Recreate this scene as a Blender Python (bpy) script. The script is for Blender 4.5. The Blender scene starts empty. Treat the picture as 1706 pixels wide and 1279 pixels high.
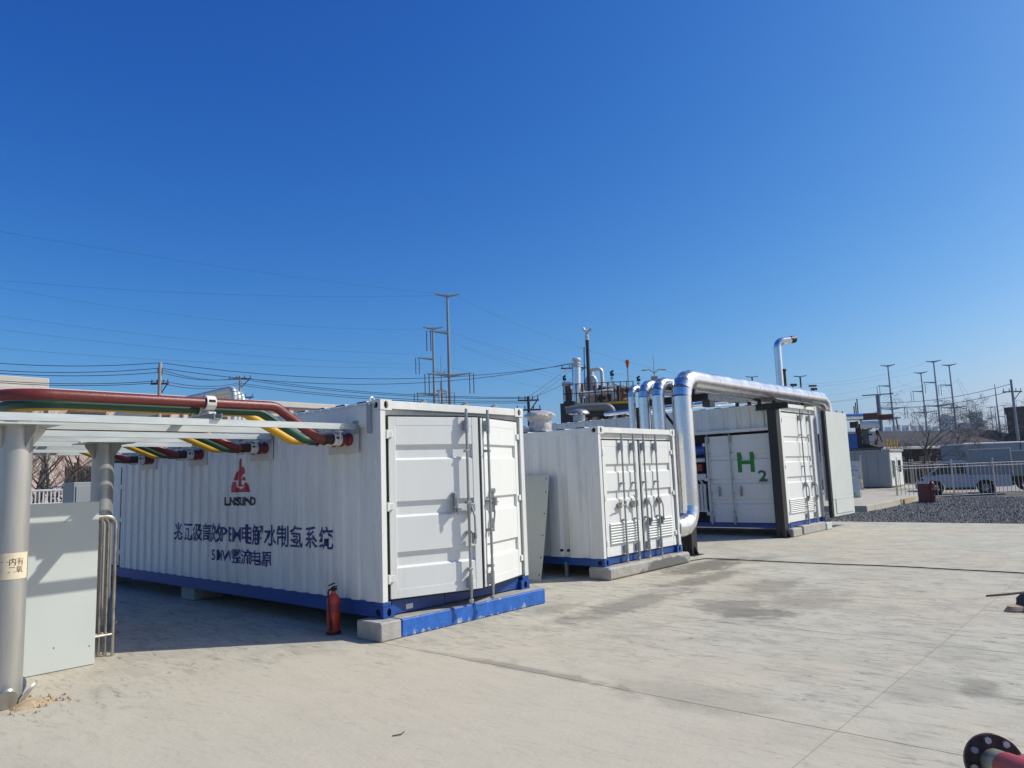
import bpy, bmesh, math, random
from mathutils import Vector, Matrix, Quaternion, noise as mnoise
R_ = math.radians
random.seed(7)
SC = bpy.context.scene
COL = SC.collection

# ------------------------------------------------------------------ camera, sky, sun, exposure
FPX, PW, PH = 1224.3, 1706.0, 1279.0
CAM = Vector((-5.143, -6.555, 1.682))
_yaw, _pit, _rol = 0.84464, 0.12476, -0.03713
_f = Vector((math.sin(_yaw)*math.cos(_pit), math.cos(_yaw)*math.cos(_pit), math.sin(_pit)))
_r0 = Vector((math.cos(_yaw), -math.sin(_yaw), 0)); _u0 = _r0.cross(_f)
_r = math.cos(_rol)*_r0 + math.sin(_rol)*_u0
_u = -math.sin(_rol)*_r0 + math.cos(_rol)*_u0
cd = bpy.data.cameras.new('camera'); cd.sensor_fit = 'HORIZONTAL'; cd.sensor_width = 36
cd.lens = FPX/PW*36; cd.clip_start = .05; cd.clip_end = 6000
cam = bpy.data.objects.new('camera', cd); COL.objects.link(cam)
cam.matrix_world = Matrix(((_r.x, _u.x, -_f.x, CAM.x), (_r.y, _u.y, -_f.y, CAM.y), (_r.z, _u.z, -_f.z, CAM.z), (0, 0, 0, 1)))
SC.camera = cam

SUN_EL = R_(42.6)
SUN = Vector((.726*math.cos(SUN_EL), -.687*math.cos(SUN_EL), math.sin(SUN_EL))).normalized()
world = bpy.data.worlds.new('World'); SC.world = world; world.use_nodes = True
wn = world.node_tree.nodes; wl = world.node_tree.links
bg = wn['Background']
sky = wn.new('ShaderNodeTexSky'); sky.sky_type = 'NISHITA'; sky.sun_disc = False
sky.sun_elevation = SUN_EL; sky.sun_rotation = math.atan2(SUN.x, SUN.y)
sky.altitude = 300; sky.air_density = 1.0; sky.dust_density = 2.0; sky.ozone_density = 1.5
# one uniform tone curve over the whole sky, as a phone's colour rendering deepens its blue
sep = wn.new('ShaderNodeSeparateColor'); cmb = wn.new('ShaderNodeCombineColor'); wl.new(sky.outputs[0], sep.inputs[0])
SKY_STRENGTH = .10
for ch, g_, k_ in (('Red', 2.333, .0104), ('Green', 1.47, .04600), ('Blue', .866, .16900)):
    p_ = wn.new('ShaderNodeMath'); p_.operation = 'POWER'; p_.inputs[1].default_value = g_; wl.new(sep.outputs[ch], p_.inputs[0])
    q_ = wn.new('ShaderNodeMath'); q_.operation = 'MULTIPLY'; q_.inputs[1].default_value = k_/SKY_STRENGTH; wl.new(p_.outputs[0], q_.inputs[0])
    c_ = wn.new('ShaderNodeMath'); c_.operation = 'MINIMUM'; c_.inputs[1].default_value = 12; wl.new(q_.outputs[0], c_.inputs[0])
    wl.new(c_.outputs[0], cmb.inputs[ch])
wl.new(cmb.outputs[0], bg.inputs['Color'])
bg.inputs['Strength'].default_value = SKY_STRENGTH
sl = bpy.data.lights.new('sun', 'SUN'); sl.energy = 4.6; sl.angle = R_(.53); sl.color = (1, .965, .895)
so = bpy.data.objects.new('sun', sl); COL.objects.link(so)
so.rotation_euler = SUN.to_track_quat('Z', 'Y').to_euler()
SC.view_settings.view_transform = 'Standard'; SC.view_settings.look = 'None'
SC.view_settings.exposure = 0.0; SC.view_settings.gamma = 1.0; SC.view_settings.use_curve_mapping = False
SC.cycles.max_bounces = 7 if hasattr(SC, 'cycles') else 7

# ------------------------------------------------------------------ pixel helpers (for measuring real places)
def ray(px, py):
    return (_f + _r*((px-PW/2)/FPX) - _u*((py-PH/2)/FPX))
def at(px, py, d):
    v = ray(px, py); return CAM + v*(d/math.hypot(v.x, v.y))
def onx(px, py, x):
    v = ray(px, py); return CAM + v*((x-CAM.x)/v.x)
def pxm(n, d): return n/FPX*d

# ------------------------------------------------------------------ mesh builder
class MB:
    def __init__(s): s.v = []; s.f = []
    def _add(s, vs, fs):
        o = len(s.v); s.v += [tuple(p) for p in vs]; s.f += [tuple(o+i for i in f) for f in fs]
    def box(s, x0, x1, y0, y1, z0, z1, b=0, M=None):
        if x1 < x0: x0, x1 = x1, x0
        if y1 < y0: y0, y1 = y1, y0
        if z1 < z0: z0, z1 = z1, z0
        c = Vector(((x0+x1)/2, (y0+y1)/2, (z0+z1)/2)); h = Vector(((x1-x0)/2, (y1-y0)/2, (z1-z0)/2))
        b = min(b, h.x*.49, h.y*.49, h.z*.49)
        if b <= 0:
            vs = [c+Vector((a*h.x, d*h.y, e*h.z)) for a in (-1, 1) for d in (-1, 1) for e in (-1, 1)]
            fs = [(0, 1, 3, 2), (4, 6, 7, 5), (0, 4, 5, 1), (2, 3, 7, 6), (0, 2, 6, 4), (1, 5, 7, 3)]
        else:
            idx = {}; vs = []
            for sx in (-1, 1):
                for sy in (-1, 1):
                    for sz in (-1, 1):
                        for a in range(3):
                            q = [h.x-b, h.y-b, h.z-b]; q[a] += b
                            idx[(sx, sy, sz, a)] = len(vs)
                            vs.append(c+Vector((sx*q[0], sy*q[1], sz*q[2])))
            fs = []
            I = lambda s3, a: idx[(s3[0], s3[1], s3[2], a)]
            for a in range(3):
                o1, o2 = [i for i in range(3) if i != a]
                for sg in (-1, 1):
                    ring = []
                    for p, q in ((-1, -1), (1, -1), (1, 1), (-1, 1)):
                        s3 = [0, 0, 0]; s3[a] = sg; s3[o1] = p; s3[o2] = q; ring.append(I(s3, a))
                    fs.append(tuple(ring))
            for cax in range(3):
                a, d = [i for i in range(3) if i != cax]
                for sa in (-1, 1):
                    for sb in (-1, 1):
                        s0 = [0, 0, 0]; s0[a] = sa; s0[d] = sb; s0[cax] = -1
                        s1 = list(s0); s1[cax] = 1
                        fs.append((I(s0, a), I(s1, a), I(s1, d), I(s0, d)))
            for sx in (-1, 1):
                for sy in (-1, 1):
                    for sz in (-1, 1): fs.append(tuple(I((sx, sy, sz), a) for a in range(3)))
        if M is not None: vs = [M @ v for v in vs]
        s._add(vs, fs); return s
    def tube(s, pts, r, n=12, caps=True, sharp=False):
        P = [Vector(p) for p in pts]; m = len(P)
        rr = r if isinstance(r, (list, tuple)) else [r]*m
        T = []
        for i in range(m):
            a = P[max(i-1, 0)]; b = P[min(i+1, m-1)]
            if 0 < i < m-1: t = (P[i]-P[i-1]).normalized()+(P[i+1]-P[i]).normalized()
            else: t = b-a
            T.append(t.normalized() if t.length > 1e-9 else Vector((0, 0, 1)))
        ref = Vector((0, 0, 1)) if abs(T[0].z) < .9 else Vector((1, 0, 0))
        N = (ref - T[0]*ref.dot(T[0])).normalized()
        rings = []
        for i in range(m):
            if i: N = (T[i-1].rotation_difference(T[i]) @ N); N = (N-T[i]*N.dot(T[i])).normalized()
            B = T[i].cross(N); k = 1.0
            if 0 < i < m-1:
                cs = (P[i]-P[i-1]).normalized().dot(T[i]); k = 1/max(cs, .6)
            ring = []
            for j in range(n):
                a = 2*math.pi*j/n
                ring.append(P[i]+(N*math.cos(a)+B*math.sin(a))*rr[i])
            rings.append(ring)
        if sharp:
            for i in range(m-1):
                s._add(rings[i]+rings[i+1], [(j, (j+1) % n, n+(j+1) % n, n+j) for j in range(n)])
        else:
            s._add([p for q in rings for p in q], [(i*n+j, i*n+(j+1) % n, (i+1)*n+(j+1) % n, (i+1)*n+j) for i in range(m-1) for j in range(n)])
        if caps:
            s._add(rings[0], [tuple(range(n))]); s._add(rings[-1], [tuple(range(n))])
        return s
    def cyl(s, p0, p1, r, n=16, r1=None): return s.tube([p0, p1], [r, r if r1 is None else r1], n)
    def prism(s, poly, fn, a0, a1):
        n = len(poly)
        vs = [fn(u, v, a0) for u, v in poly]+[fn(u, v, a1) for u, v in poly]
        s._add(vs, [tuple(range(n)), tuple(range(2*n-1, n-1, -1))]+[(i, (i+1) % n, n+(i+1) % n, n+i) for i in range(n)])
        return s
    def sheet(s, poly, fn, a0, a1):
        n = len(poly)
        s._add([fn(u, v, a0) for u, v in poly]+[fn(u, v, a1) for u, v in poly], [(i, i+1, n+i+1, n+i) for i in range(n-1)])
        return s
    def quad(s, a, b, c, d): s._add([a, b, c, d], [(0, 1, 2, 3)]); return s
    def lathe(s, prof, c=(0, 0, 0), n=24, jit=None):
        vs = []; m = len(prof)
        for i, (r, z) in enumerate(prof):
            for j in range(n):
                a = 2*math.pi*j/n; q = r
                if jit: q = r*(1+jit(i, a))
                vs.append((c[0]+q*math.cos(a), c[1]+q*math.sin(a), c[2]+z))
        s._add(vs, [(i*n+j, i*n+(j+1) % n, (i+1)*n+(j+1) % n, (i+1)*n+j) for i in range(m-1) for j in range(n)])
        return s
    def holed(s, w, h, rw, rh, fn, t, n=20):
        # plate w x h with an oval hole; fn(u, v, depth)
        o, i_ = [], []
        for k in range(n):
            a = 2*math.pi*k/n; c, q = math.cos(a), math.sin(a)
            m = max(abs(c)/(w/2), abs(q)/(h/2)); o.append((c/m, q/m)); i_.append((rw*c, rh*q))
        for vs, d0 in ((None, 0),):
            A = [fn(*p, 0) for p in o]+[fn(*p, 0) for p in i_]+[fn(*p, t) for p in i_]
            s._add(A, [(k, (k+1) % n, n+(k+1) % n, n+k) for k in range(n)]+[(n+k, n+(k+1) % n, 2*n+(k+1) % n, 2*n+k) for k in range(n)])
        for cu, cv in ((-1, -1), (1, -1), (1, 1), (-1, 1)):
            # corner triangles
            cor = (cu*w/2, cv*h/2)
            best = sorted(range(n), key=lambda k: (o[k][0]-cor[0])**2+(o[k][1]-cor[1])**2)[:2]
            s._add([fn(*o[best[0]], 0), fn(*cor, 0), fn(*o[best[1]], 0)], [(0, 1, 2)])
        return s
    def mesh(s, name, mat, ang=35, recalc=True):
        me = bpy.data.meshes.new(name); me.from_pydata(s.v, [], s.f)
        if recalc:
            bm = bmesh.new(); bm.from_mesh(me); bmesh.ops.recalc_face_normals(bm, faces=bm.faces); bm.to_mesh(me); bm.free()
        if ang is not None:
            me.polygons.foreach_set('use_smooth', [True]*len(me.polygons)); me.set_sharp_from_angle(angle=R_(ang))
        if mat: me.materials.append(mat)
        return me
    def build(s, name, mat, parent=None, loc=(0, 0, 0), rz=0, ang=35, recalc=True):
        o = bpy.data.objects.new(name, s.mesh(name, mat, ang, recalc)); COL.objects.link(o)
        o.location = loc; o.rotation_euler = (0, 0, rz)
        if parent: o.parent = parent
        return o
def link(name, me, parent=None, loc=(0, 0, 0), rz=0):
    o = bpy.data.objects.new(name, me); COL.objects.link(o); o.location = loc; o.rotation_euler = (0, 0, rz)
    if parent: o.parent = parent
    return o
def tag(o, label=None, cat=None, group=None, kind=None):
    if label: o['label'] = label
    if cat: o['category'] = cat
    if group: o['group'] = group
    if kind: o['kind'] = kind
    return o
def thing(name, label, cat, loc=(0, 0, 0), rz=0, group=None):
    o = bpy.data.objects.new(name, None); COL.objects.link(o); o.empty_display_size = .2
    o.location = loc; o.rotation_euler = (0, 0, rz)
    return tag(o, label, cat, group)
def copy_tree(o, parent=None):
    c = o.copy(); COL.objects.link(c)
    if parent: c.parent = parent
    for ch in list(o.children): copy_tree(ch, c)
    return c

# ------------------------------------------------------------------ materials
def nodes(m): return m.node_tree.nodes, m.node_tree.links
def pm(name, col, rough=.5, metal=0, var=.08, sc=6, bump=0, bsc=40, streak=None, spec=None, coat=0):
    m = bpy.data.materials.new(name); m.use_nodes = True
    n, l = nodes(m); b = n['Principled BSDF']
    b.inputs['Roughness'].default_value = rough; b.inputs['Metallic'].default_value = metal
    if spec is not None: b.inputs['Specular IOR Level'].default_value = spec
    if coat: b.inputs['Coat Weight'].default_value = coat; b.inputs['Coat Roughness'].default_value = .08
    g = n.new('ShaderNodeNewGeometry'); mp = n.new('ShaderNodeMapping'); l.new(g.outputs['Position'], mp.inputs['Vector'])
    if streak: mp.inputs['Scale'].default_value = streak
    t = n.new('ShaderNodeTexNoise'); t.inputs['Scale'].default_value = sc; t.inputs['Detail'].default_value = 6; t.inputs['Roughness'].default_value = .6
    l.new(mp.outputs[0], t.inputs['Vector'])
    r = n.new('ShaderNodeMapRange'); r.inputs[1].default_value = .3; r.inputs[2].default_value = .7
    r.inputs[3].default_value = 1-var; r.inputs[4].default_value = 1+var*.6
    l.new(t.outputs['Fac'], r.inputs[0])
    mx = n.new('ShaderNodeMix'); mx.data_type = 'RGBA'; mx.blend_type = 'MULTIPLY'; mx.inputs[0].default_value = 1
    mx.inputs[6].default_value = (*col, 1); l.new(r.outputs[0], mx.inputs[7]); l.new(mx.outputs[2], b.inputs['Base Color'])
    r2 = n.new('ShaderNodeMapRange'); r2.inputs[3].default_value = max(rough-.08, .02); r2.inputs[4].default_value = min(rough+.12, 1)
    l.new(t.outputs['Fac'], r2.inputs[0]); l.new(r2.outputs[0], b.inputs['Roughness'])
    if bump:
        t2 = n.new('ShaderNodeTexNoise'); t2.inputs['Scale'].default_value = bsc; t2.inputs['Detail'].default_value = 4
        l.new(g.outputs['Position'], t2.inputs['Vector'])
        bp = n.new('ShaderNodeBump'); bp.inputs['Strength'].default_value = bump; bp.inputs['Distance'].default_value = .01
        l.new(t2.outputs['Fac'], bp.inputs['Height']); l.new(bp.outputs[0], b.inputs['Normal'])
    return m
M = {}
M['white'] = pm('white_paint', (.69, .70, .645), .26, 0, .10, 2.2, .10, 2.2, (1, 1, .25))
def add_dirt(m, amt, col=(.36, .31, .24)):
    n, l = nodes(m); b = n['Principled BSDF']; old = b.inputs['Base Color'].links[0].from_socket
    g = n.new('ShaderNodeNewGeometry'); mp = n.new('ShaderNodeMapping'); mp.inputs['Scale'].default_value = (5, 5, .45); l.new(g.outputs['Position'], mp.inputs['Vector'])
    t = n.new('ShaderNodeTexNoise'); t.inputs['Scale'].default_value = 2.2; t.inputs['Detail'].default_value = 9; t.inputs['Roughness'].default_value = .75; l.new(mp.outputs[0], t.inputs['Vector'])
    t2 = n.new('ShaderNodeTexNoise'); t2.inputs['Scale'].default_value = .9; t2.inputs['Detail'].default_value = 3; l.new(g.outputs['Position'], t2.inputs['Vector'])
    r = n.new('ShaderNodeMapRange'); r.inputs[1].default_value = .52; r.inputs[2].default_value = .78; r.inputs[3].default_value = 0; r.inputs[4].default_value = amt; l.new(t.outputs['Fac'], r.inputs[0])
    mu = n.new('ShaderNodeMath'); mu.operation = 'MULTIPLY'; l.new(r.outputs[0], mu.inputs[0]); l.new(t2.outputs['Fac'], mu.inputs[1])
    x = n.new('ShaderNodeMix'); x.data_type = 'RGBA'; l.new(mu.outputs[0], x.inputs[0]); l.new(old, x.inputs[6]); x.inputs[7].default_value = (*col, 1); l.new(x.outputs[2], b.inputs['Base Color'])
add_dirt(M['white'], .75)
M['white2'] = pm('white_door_paint', (.69, .70, .655), .36, 0, .05, 1.2, .10, 1.6, (1, 1, .3))
add_dirt(M['white2'], .4)
M['blue'] = pm('blue_paint', (.008, .058, .25), .4, 0, .25, 9)
M['gasket'] = pm('black_rubber', (.008, .009, .010), .7)
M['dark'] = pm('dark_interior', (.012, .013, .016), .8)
M['steel'] = pm('galvanised_steel', (.36, .37, .37), .38, .75, .18, 14)
M['rail'] = pm('zinc_channel', (.56, .60, .575), .42, .55, .12, 8, 0, 40, (.3, 3, 3))
M['stainless'] = pm('stainless_pole', (.47, .46, .415), .40, .62, .22, 6, .05, 60, (1, 1, .10))
M['tubeg'] = pm('stainless_tube', (.55, .51, .44), .28, .9, .25, 12)
M['alu'] = pm('aluminium_cladding', (.80, .80, .80), .25, 1, .10, 3, .22, 4, (1, 1, .5))
M['blackst'] = pm('black_steel', (.014, .014, .015), .45)
M['panel'] = pm('grey_sheet', (.52, .55, .505), .45, 0, .04, 2)
M['greybox'] = pm('grey_box_paint', (.28, .31, .33), .5, 0, .06, 3)
M['red'] = pm('red_paint', (.24, .014, .010), .35)
M['maroon'] = pm('maroon_paint', (.12, .010, .012), .45, 0, .15, 8)
M['sheetm'] = pm('bare_zinc_sheet', (.40, .42, .39), .42, .6, .07, 2.2, 0, 40, (1, 1, .4))
M['redcable'] = pm('red_cable', (.155, .024, .018), .34, 0, .25, 40, .25, 120)
M['green'] = pm('green_cable', (.02, .085, .055), .48, 0, .12, 20)
M['yellow'] = pm('yellow_cable', (.60, .34, .02), .45, 0, .1, 20)
M['sleeve'] = pm('dark_shrink_sleeve', (.035, .012, .010), .6)
M['gland'] = pm('red_brown_gland', (.19, .014, .016), .45)
M['extred'] = pm('extinguisher_red', (.62, .055, .022), .3, 0, .06, 8)
M['clamp'] = pm('white_clamp', (.62, .62, .58), .5)
M['plate'] = pm('cream_plate', (.55, .54, .50), .5)
M['navy'] = pm('navy_print', (.012, .024, .15), .5)
M['blackp'] = pm('black_print', (.006, .010, .012), .5)
M['logo'] = pm('red_print', (.46, .012, .016), .5)
M['h2'] = pm('green_print', (.006, .20, .016), .5)
M['h2b'] = pm('dark_green_print', (.005, .11, .05), .5)
M['concrete'] = pm('cast_concrete', (.36, .345, .31), .85, 0, .22, 7, .5, 35)
M['bconc'] = pm('blue_painted_concrete', (.012, .11, .42), .55, 0, .3, 9, .35, 30)
def flake():
    m = M['bconc']; n, l = nodes(m); b = n['Principled BSDF']; old = b.inputs['Base Color'].links[0].from_socket
    g = n.new('ShaderNodeNewGeometry'); mp = n.new('ShaderNodeMapping'); mp.inputs['Scale'].default_value = (1, 1, .45); l.new(g.outputs['Position'], mp.inputs['Vector'])
    t = n.new('ShaderNodeTexNoise'); t.inputs['Scale'].default_value = 9; t.inputs['Detail'].default_value = 8; t.inputs['Roughness'].default_value = .72; l.new(mp.outputs[0], t.inputs['Vector'])
    sp = n.new('ShaderNodeSeparateXYZ'); l.new(g.outputs['Position'], sp.inputs[0])
    z = n.new('ShaderNodeMapRange'); z.inputs[1].default_value = .0; z.inputs[2].default_value = .10; z.inputs[3].default_value = .14; z.inputs[4].default_value = 0; l.new(sp.outputs['Z'], z.inputs[0])
    z2 = n.new('ShaderNodeMapRange'); z2.inputs[1].default_value = .175; z2.inputs[2].default_value = .2; z2.inputs[3].default_value = 0; z2.inputs[4].default_value = .09; l.new(sp.outputs['Z'], z2.inputs[0])
    ad = n.new('ShaderNodeMath'); ad.operation = 'ADD'; l.new(t.outputs['Fac'], ad.inputs[0]); l.new(z.outputs[0], ad.inputs[1])
    a2 = n.new('ShaderNodeMath'); a2.operation = 'ADD'; l.new(ad.outputs[0], a2.inputs[0]); l.new(z2.outputs[0], a2.inputs[1])
    r = n.new('ShaderNodeMapRange'); r.inputs[1].default_value = .635; r.inputs[2].default_value = .68; l.new(a2.outputs[0], r.inputs[0])
    x = n.new('ShaderNodeMix'); x.data_type = 'RGBA'; l.new(r.outputs[0], x.inputs[0]); l.new(old, x.inputs[6]); x.inputs[7].default_value = (.38, .40, .38, 1); l.new(x.outputs[2], b.inputs['Base Color'])
flake()
M['paper'] = pm('aged_paper', (.68, .58, .40), .7, 0, .1, 20)
M['sand'] = pm('sand', (.42, .32, .20), .95, 0, .3, 40, .6, 80)
M['plastic'] = pm('wrapping_plastic', (.47, .44, .41), .28, 0, .35, 16, 1.0, 16)
M['beige'] = pm('beige_wall', (.50, .46, .40), .8, 0, .06, .8)
M['pink'] = pm('pink_wall', (.56, .43, .37), .8, 0, .06, .8)
M['brown'] = pm('brown_trim', (.10, .055, .04), .7)
M['glass'] = pm('dark_window_glass', (.02, .028, .032), .12, 0, .3, 1)
M['pylon'] = pm('pylon_steel', (.20, .23, .25), .55, .3, .08, 1)
M['wire'] = pm('wire_black', (.02, .022, .03), .6)
M['pole'] = pm('concrete_pole', (.34, .31, .27), .85)
M['insul'] = pm('insulator_dark', (.05, .035, .03), .4)
M['bark'] = pm('bark', (.075, .058, .045), .9, 0, .25, 10)
M['twig'] = pm('twig', (.10, .075, .055), .9)
M['tower'] = pm('tower_facade', (.50, .52, .55), .8, 0, .05, .05)
M['tower2'] = pm('tower_facade_warm', (.52, .48, .45), .8, 0, .05, .05)
M['twin'] = pm('tower_window', (.16, .19, .25), .4)
M['shed'] = pm('dark_shed_roof', (.026, .023, .025), .9, 0, .15, .8, 0, 40, (1, 1, 4))
M['shedw'] = pm('shed_wall', (.05, .045, .04), .85, 0, .1, 1)
M['brownw'] = pm('brown_wall', (.055, .042, .032), .8, 0, .12, 1)
M['paleblue'] = pm('pale_blue_panel', (.15, .20, .235), .5, 0, .06, 1)
M['carwhite'] = pm('car_white', (.40, .44, .50), .25, .15, .03, 2, coat=.6)
M['tyre'] = pm('tyre', (.012, .012, .013), .8)
M['canvas'] = pm('grey_cargo_box', (.30, .31, .29), .6, 0, .12, 3)
M['prefab'] = pm('prefab_panel_darkened', (.27, .29, .285), .5, 0, .05, 2)  # colour lowered to paint in the shade on the cabin's long side
M['board'] = pm('sign_board', (.56, .60, .60), .4)
M['print'] = pm('board_print', (.20, .24, .26), .5)
M['rust'] = pm('rust', (.13, .055, .035), .85, 0, .3, 6)
M['orange'] = pm('orange_rust', (.36, .13, .03), .7, 0, .3, 8)
M['yellowp'] = pm('yellow_paint', (.55, .33, .03), .5)
M['blueeq'] = pm('blue_equipment', (.015, .08, .32), .4)
M['vessel'] = pm('vessel_grey', (.52, .53, .53), .45, .25, .12, 1.5)
M['duct'] = pm('duct_grey', (.13, .14, .14), .5, .2, .15, 1)
M['flange'] = pm('black_flange', (.075, .036, .026), .45, .3, .5, 24, .3, 60)
M['bolt'] = pm('zinc_bolt', (.62, .62, .58), .3, .9)
M['brass'] = pm('olive_pipe', (.50, .50, .36), .34, .6, .15, 10)
M['pinkred'] = pm('red_primer', (.36, .035, .04), .5, 0, .12, 8)
M['windsock'] = pm('orange_cloth', (.60, .13, .04), .8)
M['cloth'] = pm('dark_bag', (.03, .035, .04), .8)
M['earth'] = pm('far_earth', (.30, .28, .25), .95, 0, .2, .05)
M['road'] = pm('asphalt', (.10, .098, .095), .9, 0, .15, .6)
M['gravelb'] = pm('gravel_bed', (.12, .115, .105), .95, 0, .5, 22, .6, 30)
M['stone'] = pm('gravel_stone', (.185, .18, .165), .9, 0, .55, 6)

def damp():
    m = pm('damp_concrete', (.34, .325, .285), .85, 0, .25, 7, .5, 35); n, l = nodes(m); b = n['Principled BSDF']; old = b.inputs['Base Color'].links[0].from_socket
    g = n.new('ShaderNodeNewGeometry'); mp = n.new('ShaderNodeMapping'); mp.inputs['Location'].default_value = (-6.35/.85, -.2/.5, -.03/.17); mp.inputs['Scale'].default_value = (1/.85, 2, 1/.17); l.new(g.outputs['Position'], mp.inputs['Vector'])
    ln = n.new('ShaderNodeVectorMath'); ln.operation = 'LENGTH'; l.new(mp.outputs[0], ln.inputs[0])
    t = n.new('ShaderNodeTexNoise'); t.inputs['Scale'].default_value = 5; t.inputs['Detail'].default_value = 6; l.new(g.outputs['Position'], t.inputs['Vector'])
    ad = n.new('ShaderNodeMath'); ad.operation = 'ADD'; l.new(ln.outputs['Value'], ad.inputs[0]); l.new(t.outputs['Fac'], ad.inputs[1])
    r = n.new('ShaderNodeMapRange'); r.inputs[1].default_value = 1.35; r.inputs[2].default_value = 1.5; r.inputs[3].default_value = .85; r.inputs[4].default_value = 0; l.new(ad.outputs[0], r.inputs[0])
    x = n.new('ShaderNodeMix'); x.data_type = 'RGBA'; l.new(r.outputs[0], x.inputs[0]); l.new(old, x.inputs[6]); x.inputs[7].default_value = (.10, .10, .085, 1); l.new(x.outputs[2], b.inputs['Base Color'])
    return m
M['damp'] = damp()
def concrete_ground():
    m = bpy.data.materials.new('concrete_yard'); m.use_nodes = True
    n, l = nodes(m); b = n['Principled BSDF']; b.inputs['Roughness'].default_value = .88
    b.inputs['Specular IOR Level'].default_value = .25
    g = n.new('ShaderNodeNewGeometry'); P = g.outputs['Position']
    def noise(sc, det=5, ro=.6, scale=None, dist=0):
        t = n.new('ShaderNodeTexNoise'); t.inputs['Scale'].default_value = sc; t.inputs['Detail'].default_value = det
        t.inputs['Roughness'].default_value = ro; t.inputs['Distortion'].default_value = dist
        if scale:
            mp = n.new('ShaderNodeMapping'); mp.inputs['Scale'].default_value = scale
            mp.inputs['Rotation'].default_value = (0, 0, R_(38)); l.new(P, mp.inputs['Vector']); l.new(mp.outputs[0], t.inputs['Vector'])
        else: l.new(P, t.inputs['Vector'])
        return t.outputs['Fac']
    def ramp(x, a, c, lo=0., hi=1.):
        r = n.new('ShaderNodeMapRange'); r.interpolation_type = 'SMOOTHSTEP'
        r.inputs[1].default_value = a; r.inputs[2].default_value = c; r.inputs[3].default_value = lo; r.inputs[4].default_value = hi
        l.new(x, r.inputs[0]); return r.outputs[0]
    def mix(f, a, c, mode='MIX'):
        x = n.new('ShaderNodeMix'); x.data_type = 'RGBA'; x.blend_type = mode
        if isinstance(f, float): x.inputs[0].default_value = f
        else: l.new(f, x.inputs[0])
        for s, i in ((a, 6), (c, 7)):
            if isinstance(s, tuple): x.inputs[i].default_value = (*s, 1)
            else: l.new(s, x.inputs[i])
        return x.outputs[2]
    def math2(op, a, c):
        x = n.new('ShaderNodeMath'); x.operation = op
        for s, i in ((a, 0), (c, 1)):
            if isinstance(s, (int, float)): x.inputs[i].default_value = s
            else: l.new(s, x.inputs[i])
        return x.outputs[0]
    big = noise(.28, 3, .5)
    col = mix(ramp(big, .38, .62), (.485, .462, .365), (.50, .448, .34))
    col = mix(ramp(noise(1.3, 6, .65), .44, .68, 0, .6), col, (.345, .328, .262))
    col = mix(ramp(noise(5.5, 8, .7, (1, .35, 1), .6), .46, .67, 0, .66), col, (.285, .27, .218))
    col = mix(ramp(noise(16, 8, .72, (1, .22, 1), 1.2), .53, .64, 0, .8), col, (.17, .163, .138))
    col = mix(ramp(noise(9, 6, .7, (1, .3, 1), .8), .56, .74, 0, .6), col, (.56, .54, .455))
    col = mix(ramp(noise(75, 3, .6), .35, .75, 0, .30), col, (.30, .288, .245))
    # small dark spatters
    v = n.new('ShaderNodeTexVoronoi'); v.inputs['Scale'].default_value = 1.7; l.new(P, v.inputs['Vector'])
    sp = math2('MULTIPLY', ramp(v.outputs['Distance'], .015, .06, 1, 0), ramp(noise(3.1, 3), .45, .55))
    col = mix(math2('MULTIPLY', sp, .8), col, (.09, .085, .08))
    # wet or oily stains at their places
    stains = [(6.9, -.25, 1.5, .5, .8), (5.4, -.95, 1.4, .35, .62), (3.0, -1.15, 1.6, .35, .5), (2.3, -.5, .6, .3, .35), (5.2, -2.1, .9, .55, .42),
              (3.3, -2.75, .5, .55, .62), (3.55, -2.3, .55, .5, .55), (4.4, -2.9, 1.0, .6, .3), (-.12, -2.2, .10, 1.3, .45), (.0, -3.7, .35, .8, .22), (1.3, -5.3, .35, .18, .45), (1.1, -5.0, .6, .3, .22), (8.2, -.7, 1.0, .25, .35)]
    dm = n.new('ShaderNodeMapping'); dm.inputs['Location'].default_value = (.55, .62, 0); dm.inputs['Scale'].default_value = (.25, .22, 0); l.new(P, dm.inputs['Vector'])
    dl = n.new('ShaderNodeVectorMath'); dl.operation = 'LENGTH'; l.new(dm.outputs[0], dl.inputs[0])
    dd = math2('ADD', dl.outputs['Value'], math2('MULTIPLY', math2('SUBTRACT', noise(.9, 5, .65), .5), 1.6))
    col = mix(ramp(dd, .35, 1.1, .75, 0), col, (.50, .445, .335))
    tot = None
    wob = noise(2.4, 6, .7, None, .4)
    for x, y, rx, ry, st in stains:
        mp = n.new('ShaderNodeMapping'); mp.inputs['Location'].default_value = (-x/rx, -y/ry, 0); mp.inputs['Scale'].default_value = (1/rx, 1/ry, 0)
        l.new(P, mp.inputs['Vector'])
        ln = n.new('ShaderNodeVectorMath'); ln.operation = 'LENGTH'; l.new(mp.outputs[0], ln.inputs[0])
        d = math2('ADD', ln.outputs['Value'], math2('MULTIPLY', math2('SUBTRACT', wob, .5), 2.6))
        k = math2('MULTIPLY', ramp(d, .45, 1.15, 1, 0), st)
        tot = k if tot is None else math2('MAXIMUM', tot, k)
    col = mix(tot, col, (.115, .105, .088))
    l.new(col, b.inputs['Base Color'])
    bp = n.new('ShaderNodeBump'); bp.inputs['Strength'].default_value = .35; bp.inputs['Distance'].default_value = .012
    hsum = math2('ADD', noise(22, 6, .7), math2('MULTIPLY', noise(3, 4), 1.2)); l.new(hsum, bp.inputs['Height']); l.new(bp.outputs[0], b.inputs['Normal'])
    return m
M['yard'] = concrete_ground()

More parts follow.
